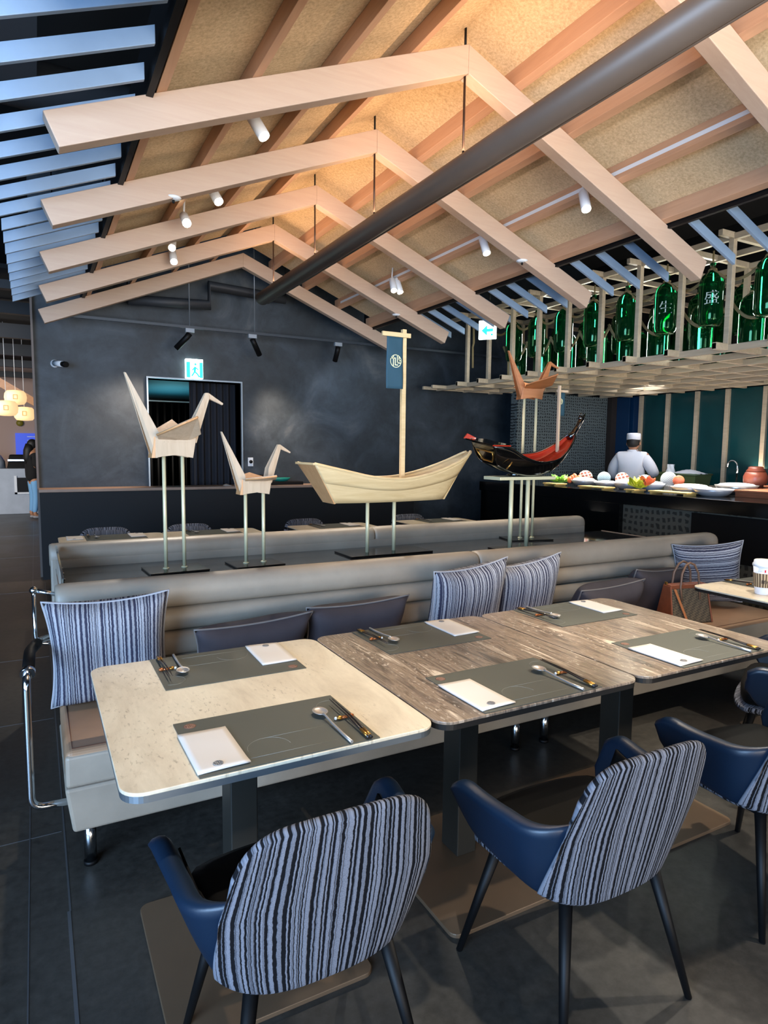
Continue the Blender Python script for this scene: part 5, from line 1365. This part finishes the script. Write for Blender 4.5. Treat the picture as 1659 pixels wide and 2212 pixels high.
# chef, back to the camera. local frame: +y forward (away), x right
CH = (7.15, 6.17, 0.0)
t = thing('person', 'chef in white jacket, white cap and pale apron, seen from behind', 'person', CH, rd(-62))
V = [(0, 0, 0.95), (0, -0.01, 1.10), (0, 0.0, 1.28), (0, 0.01, 1.42), (0, 0.02, 1.50), (0, 0.035, 1.56), (0, 0.05, 1.64),
     (-0.17, 0.0, 1.43), (-0.235, 0.02, 1.26), (-0.235, 0.17, 1.12), (0.17, 0.0, 1.43), (0.245, 0.02, 1.27), (0.27, 0.17, 1.20),
     (-0.095, 0, 0.86), (-0.10, 0.01, 0.48), (-0.10, -0.01, 0.08), (0.095, 0, 0.86), (0.10, 0.01, 0.48), (0.10, -0.01, 0.08), (-0.10, 0.12, 0.05), (0.10, 0.12, 0.05), (-0.17, 0.27, 1.10), (0.20, 0.28, 1.16)]
Ed = [(0,1),(1,2),(2,3),(3,4),(4,5),(5,6),(3,7),(7,8),(8,9),(3,10),(10,11),(11,12),(0,13),(13,14),(14,15),(0,16),(16,17),(17,18),(15,19),(18,20),(9,21),(12,22)]
Rr = [(0.15, 0.11), (0.15, 0.105), (0.165, 0.11), (0.15, 0.10), 0.055, 0.05, (0.075, 0.09), 0.075, 0.055, 0.042, 0.075, 0.055, 0.042, 0.09, 0.06, 0.045, 0.09, 0.06, 0.045, 0.035, 0.035, 0.028, 0.028]
skin_body('body', V, Ed, Rr, 'skin', t)
V2 = [(0, 0, 0.98), (0, -0.01, 1.10), (0, -0.005, 1.25), (0, 0.0, 1.40), (0, 0.015, 1.475), (-0.15, 0.0, 1.425), (-0.225, 0.0, 1.33), (-0.262, 0.02, 1.22), (-0.245, 0.12, 1.13), (0.15, 0.0, 1.425), (0.225, 0.0, 1.34), (0.275, 0.02, 1.235), (0.29, 0.12, 1.19)]
E2 = [(0,1),(1,2),(2,3),(3,4),(3,5),(5,6),(6,7),(7,8),(3,9),(9,10),(10,11),(11,12)]
R2 = [(0.185, 0.14), (0.185, 0.135), (0.195, 0.14), (0.185, 0.125), (0.075, 0.075), 0.095, 0.085, 0.078, 0.062, 0.095, 0.085, 0.078, 0.062]
skin_body('jacket', V2, E2, R2, 'cloth_white', t)
obj('apron', MB().lathe([(0.200, 0.30), (0.195, 0.60), (0.185, 0.90), (0.180, 1.09), (0.170, 1.10)], (0, 0, 0), 28, sxy=(1, 0.80)), 'apron', t, world=False, solid=0.004)
obj('apron_string', MB().tube([(0.184*math.cos(a), 0.148*math.sin(a), 1.085) for a in [k*PI/14 for k in range(28)]], 0.008, 6, closed=True), 'cloth_white', t, world=False)
obj('collar', MB().lathe([(0.075, 1.49), (0.068, 1.525), (0.060, 1.53)], (0, 0.02, 0), 20), 'cloth_white', t, world=False, solid=0.006)
obj('head', MB().ball((0, 0.05, 1.625), 0.093, (0.86, 1.02, 1.22), 24).ball((-0.084, 0.05, 1.615), 0.022, (0.45, 0.8, 1.2)).ball((0.084, 0.05, 1.615), 0.022, (0.45, 0.8, 1.2)).ball((0, 0.150, 1.61), 0.014, (0.8, 1.1, 1.3)), 'skin', t, world=False)
obj('hair', MB().ball((0, 0.030, 1.640), 0.098, (0.88, 0.96, 1.0), 24), 'hair', t, world=False)
obj('cap', MB().lathe([(0.094, 1.665), (0.098, 1.67), (0.096, 1.735), (0.088, 1.752), (0.05, 1.758), (0.0, 1.758)], (0, 0.045, 0), 28, sxy=(0.93, 1.05)), 'cloth_white', t, world=False)
def hand(c, fwd, s_, par):
    c = Vector(c); f_ = Vector(fwd).normalized(); up = Vector((0, 0, 1)); sd = f_.cross(up).normalized()
    vs = [c, c + f_*0.045]; es = [(0, 1)]; rs = [(0.030, 0.018), (0.036, 0.016)]
    for k, (o_, ln) in enumerate([(-0.027, 0.07), (-0.009, 0.08), (0.009, 0.078), (0.027, 0.06)]):
        b0 = len(vs); vs += [c + f_*0.075 + sd*o_, c + f_*(0.075 + ln*0.5) + sd*o_ - up*0.008, c + f_*(0.075 + ln*0.85) + sd*o_ - up*0.030]
        es += [(1, b0), (b0, b0+1), (b0+1, b0+2)]; rs += [0.009, 0.0085, 0.007]
    b0 = len(vs); vs += [c + f_*0.03 + sd*s_*0.035 - up*0.01, c + f_*0.065 + sd*s_*0.055 - up*0.02]; es += [(0, b0), (b0, b0+1)]; rs += [0.011, 0.009]
    skin_body('hand', [tuple(v) for v in vs], es, rs, 'skin', par, 1)
hand((-0.17, 0.28, 1.09), (0.2, 1, -0.1), 1, t); hand((0.20, 0.29, 1.155), (-0.2, 1, -0.1), -1, t)

# woman in the corridor
t = thing('person', 'person with long dark hair, black top and pale jeans in the corridor', 'person', (-0.055, 15.2, 0.0), rd(-70))
V = [(0, 0, 0.88), (0, 0.0, 1.05), (0, 0.0, 1.25), (0, 0.01, 1.36), (0, 0.03, 1.43), (0, 0.04, 1.50), (-0.08, 0, 0.80), (-0.085, 0.02, 0.45), (-0.085, -0.03, 0.08), (-0.085, 0.08, 0.04),
     (0.08, 0, 0.80), (0.085, 0.02, 0.45), (0.085, -0.02, 0.08), (0.085, 0.09, 0.04), (-0.15, 0, 1.32), (-0.20, -0.03, 1.08), (-0.17, 0.14, 1.0), (0.15, 0, 1.32), (0.20, -0.03, 1.08), (0.16, 0.16, 1.02)]
Ed = [(0,1),(1,2),(2,3),(3,4),(4,5),(0,6),(6,7),(7,8),(8,9),(0,10),(10,11),(11,12),(12,13),(3,14),(14,15),(15,16),(3,17),(17,18),(18,19)]
skin_body('body', V, Ed, [(0.13, 0.10), (0.115, 0.09), (0.13, 0.10), (0.11, 0.08), 0.05, 0.05, 0.08, 0.055, 0.04, 0.03, 0.08, 0.055, 0.04, 0.03, 0.05, 0.038, 0.03, 0.05, 0.038, 0.03], 'skin', t)
V3 = [(0, 0, 0.74), (0, -0.01, 0.95), (0, -0.01, 1.15), (0, 0.0, 1.34), (-0.15, 0, 1.32), (-0.21, -0.03, 1.10), (-0.18, 0.12, 1.0), (0.15, 0, 1.32), (0.21, -0.03, 1.10), (0.17, 0.14, 1.02)]
skin_body('black_top', V3, [(0,1),(1,2),(2,3),(3,4),(4,5),(5,6),(3,7),(7,8),(8,9)], [(0.17, 0.13), (0.175, 0.14), (0.165, 0.13), (0.12, 0.09), 0.065, 0.055, 0.045, 0.065, 0.055, 0.045], 'blackcloth', t)
for s_ in (-1, 1):
    skin_body('jeans', [(s_*0.08, 0, 0.84), (s_*0.085, 0.02, 0.45), (s_*0.085, -0.02, 0.10)], [(0,1),(1,2)], [0.095, 0.068, 0.050], 'denim', t, 1)
    obj('shoe', MB().ball((s_*0.085, 0.035, 0.035), 0.05, (0.75, 1.9, 0.75)), 'shoe', t, world=False)
obj('head', MB().ball((0, 0.045, 1.50), 0.088, (0.85, 1.0, 1.22), 20).ball((0, 0.135, 1.49), 0.014), 'skin', t, world=False)
obj('hair', MB().ball((0, 0.015, 1.53), 0.105, (0.92, 0.98, 1.05), 20).tube([(0, -0.03, 1.52), (0, -0.07, 1.40), (0, -0.09, 1.25), (0, -0.10, 1.12)], [0.085, 0.09, 0.08, 0.03], 14), 'hair', t, world=False)

# ================================================================== CORRIDOR
for i, (x, y, z, lb_) in enumerate([(-0.262, 13.05, 2.332, 'topmost of three glowing paper lanterns in the corridor'), (-0.387, 12.4, 2.11, 'leftmost glowing paper lantern in the corridor'), (-0.142, 13.7, 2.083, 'lowest right glowing paper lantern in the corridor')]):
    t = thing('paper_lantern', lb_, 'lantern', (x, y, z), 0, 'paper lanterns in the corridor')
    obj('shade', MB().lathe([(0.06, -0.125), (0.13, -0.115), (0.165, -0.07), (0.175, 0.0), (0.165, 0.07), (0.13, 0.115), (0.06, 0.125), (0.0, 0.126)], (x, y, z), 28), 'lantern', t)
    obj('character', MB().box(x - 0.035, x + 0.035, y - 0.181, y - 0.178, z - 0.04, z - 0.03).box(x - 0.035, x + 0.035, y - 0.181, y - 0.178, z + 0.03, z + 0.04).box(x - 0.035, x - 0.025, y - 0.181, y - 0.178, z - 0.03, z + 0.03).box(x + 0.025, x + 0.035, y - 0.181, y - 0.178, z - 0.03, z + 0.03), 'lantern_ink', t)
    obj('wire', MB().tube([(x, y, z + 0.12), (x, y, 3.5)], 0.005, 6), 'white', t)
t = thing('reception_counter', 'pale stone reception counter behind the person in the corridor', 'counter', (-1.2, 16.6, 0))
obj('body', MB().box(-2.6, 0.6, 16.3, 17.0, 0.0, 1.0), 'marble', t, bevel=0.01)
obj('niche', MB().box(-0.37, 0.1, 16.28, 16.31, 0.48, 0.80), 'black', t)
obj('niche_frame', MB().box(-0.42, 0.1, 16.27, 16.30, 0.44, 0.48).box(-0.42, -0.37, 16.27, 16.30, 0.44, 0.84), 'white', t)
t = thing('equipment', 'dark machine with a glass front on the reception counter', 'machine', (-0.3, 16.6, 1.0))
obj('body', MB().hexa([(-0.55, 16.4, 1.0), (0.0, 16.4, 1.0), (0.0, 16.9, 1.0), (-0.55, 16.9, 1.0), (-0.50, 16.5, 1.30), (-0.05, 16.5, 1.30), (-0.05, 16.9, 1.30), (-0.50, 16.9, 1.30)]), 'black', t, bevel=0.02)
obj('glass_band', MB().box(-0.53, -0.15, 16.37, 16.40, 1.16, 1.20), 'steel', t)
o = obj('domed_cover', MB().lathe([(0.28, 0.0), (0.27, 0.15), (0.2, 0.28), (0.08, 0.34), (0.0, 0.35)], (-0.86, 16.65, 1.0), 24), 'marble'); tag(o, 'pale domed cover beside the dark machine on the reception counter', 'cover')
t = thing('wall_board', 'blue illuminated board on the far corridor wall', 'board', (-0.15, 17.95, 1.5))
obj('board', MB().box(-0.40, 0.30, 17.93, 17.98, 1.28, 1.80), 'blueboard', t)
for k in range(2): obj('lettering', MB().box(-0.15, 0.1, 17.915, 17.93, 1.62 + 0.09*k, 1.635 + 0.09*k), 'white', t)
o = obj('wall_disc', MB().lathe([(0.0, 0), (0.075, 0), (0.075, 0.03), (0, 0.03)], (0, 0, 0), 24).xf(Matrix.Translation((-0.295, 17.97, 2.04)) @ Matrix.Rotation(PI/2, 4, 'X')), plain('olive_disc', '#7e7420', 0.5)); tag(o, 'small olive disc on the far corridor wall', 'disc')
o = obj('red_ornament', MB().box(-0.33, -0.23, 17.9, 17.97, 2.30, 2.42), 'red'); tag(o, 'small red ornament behind the paper lanterns', 'ornament')
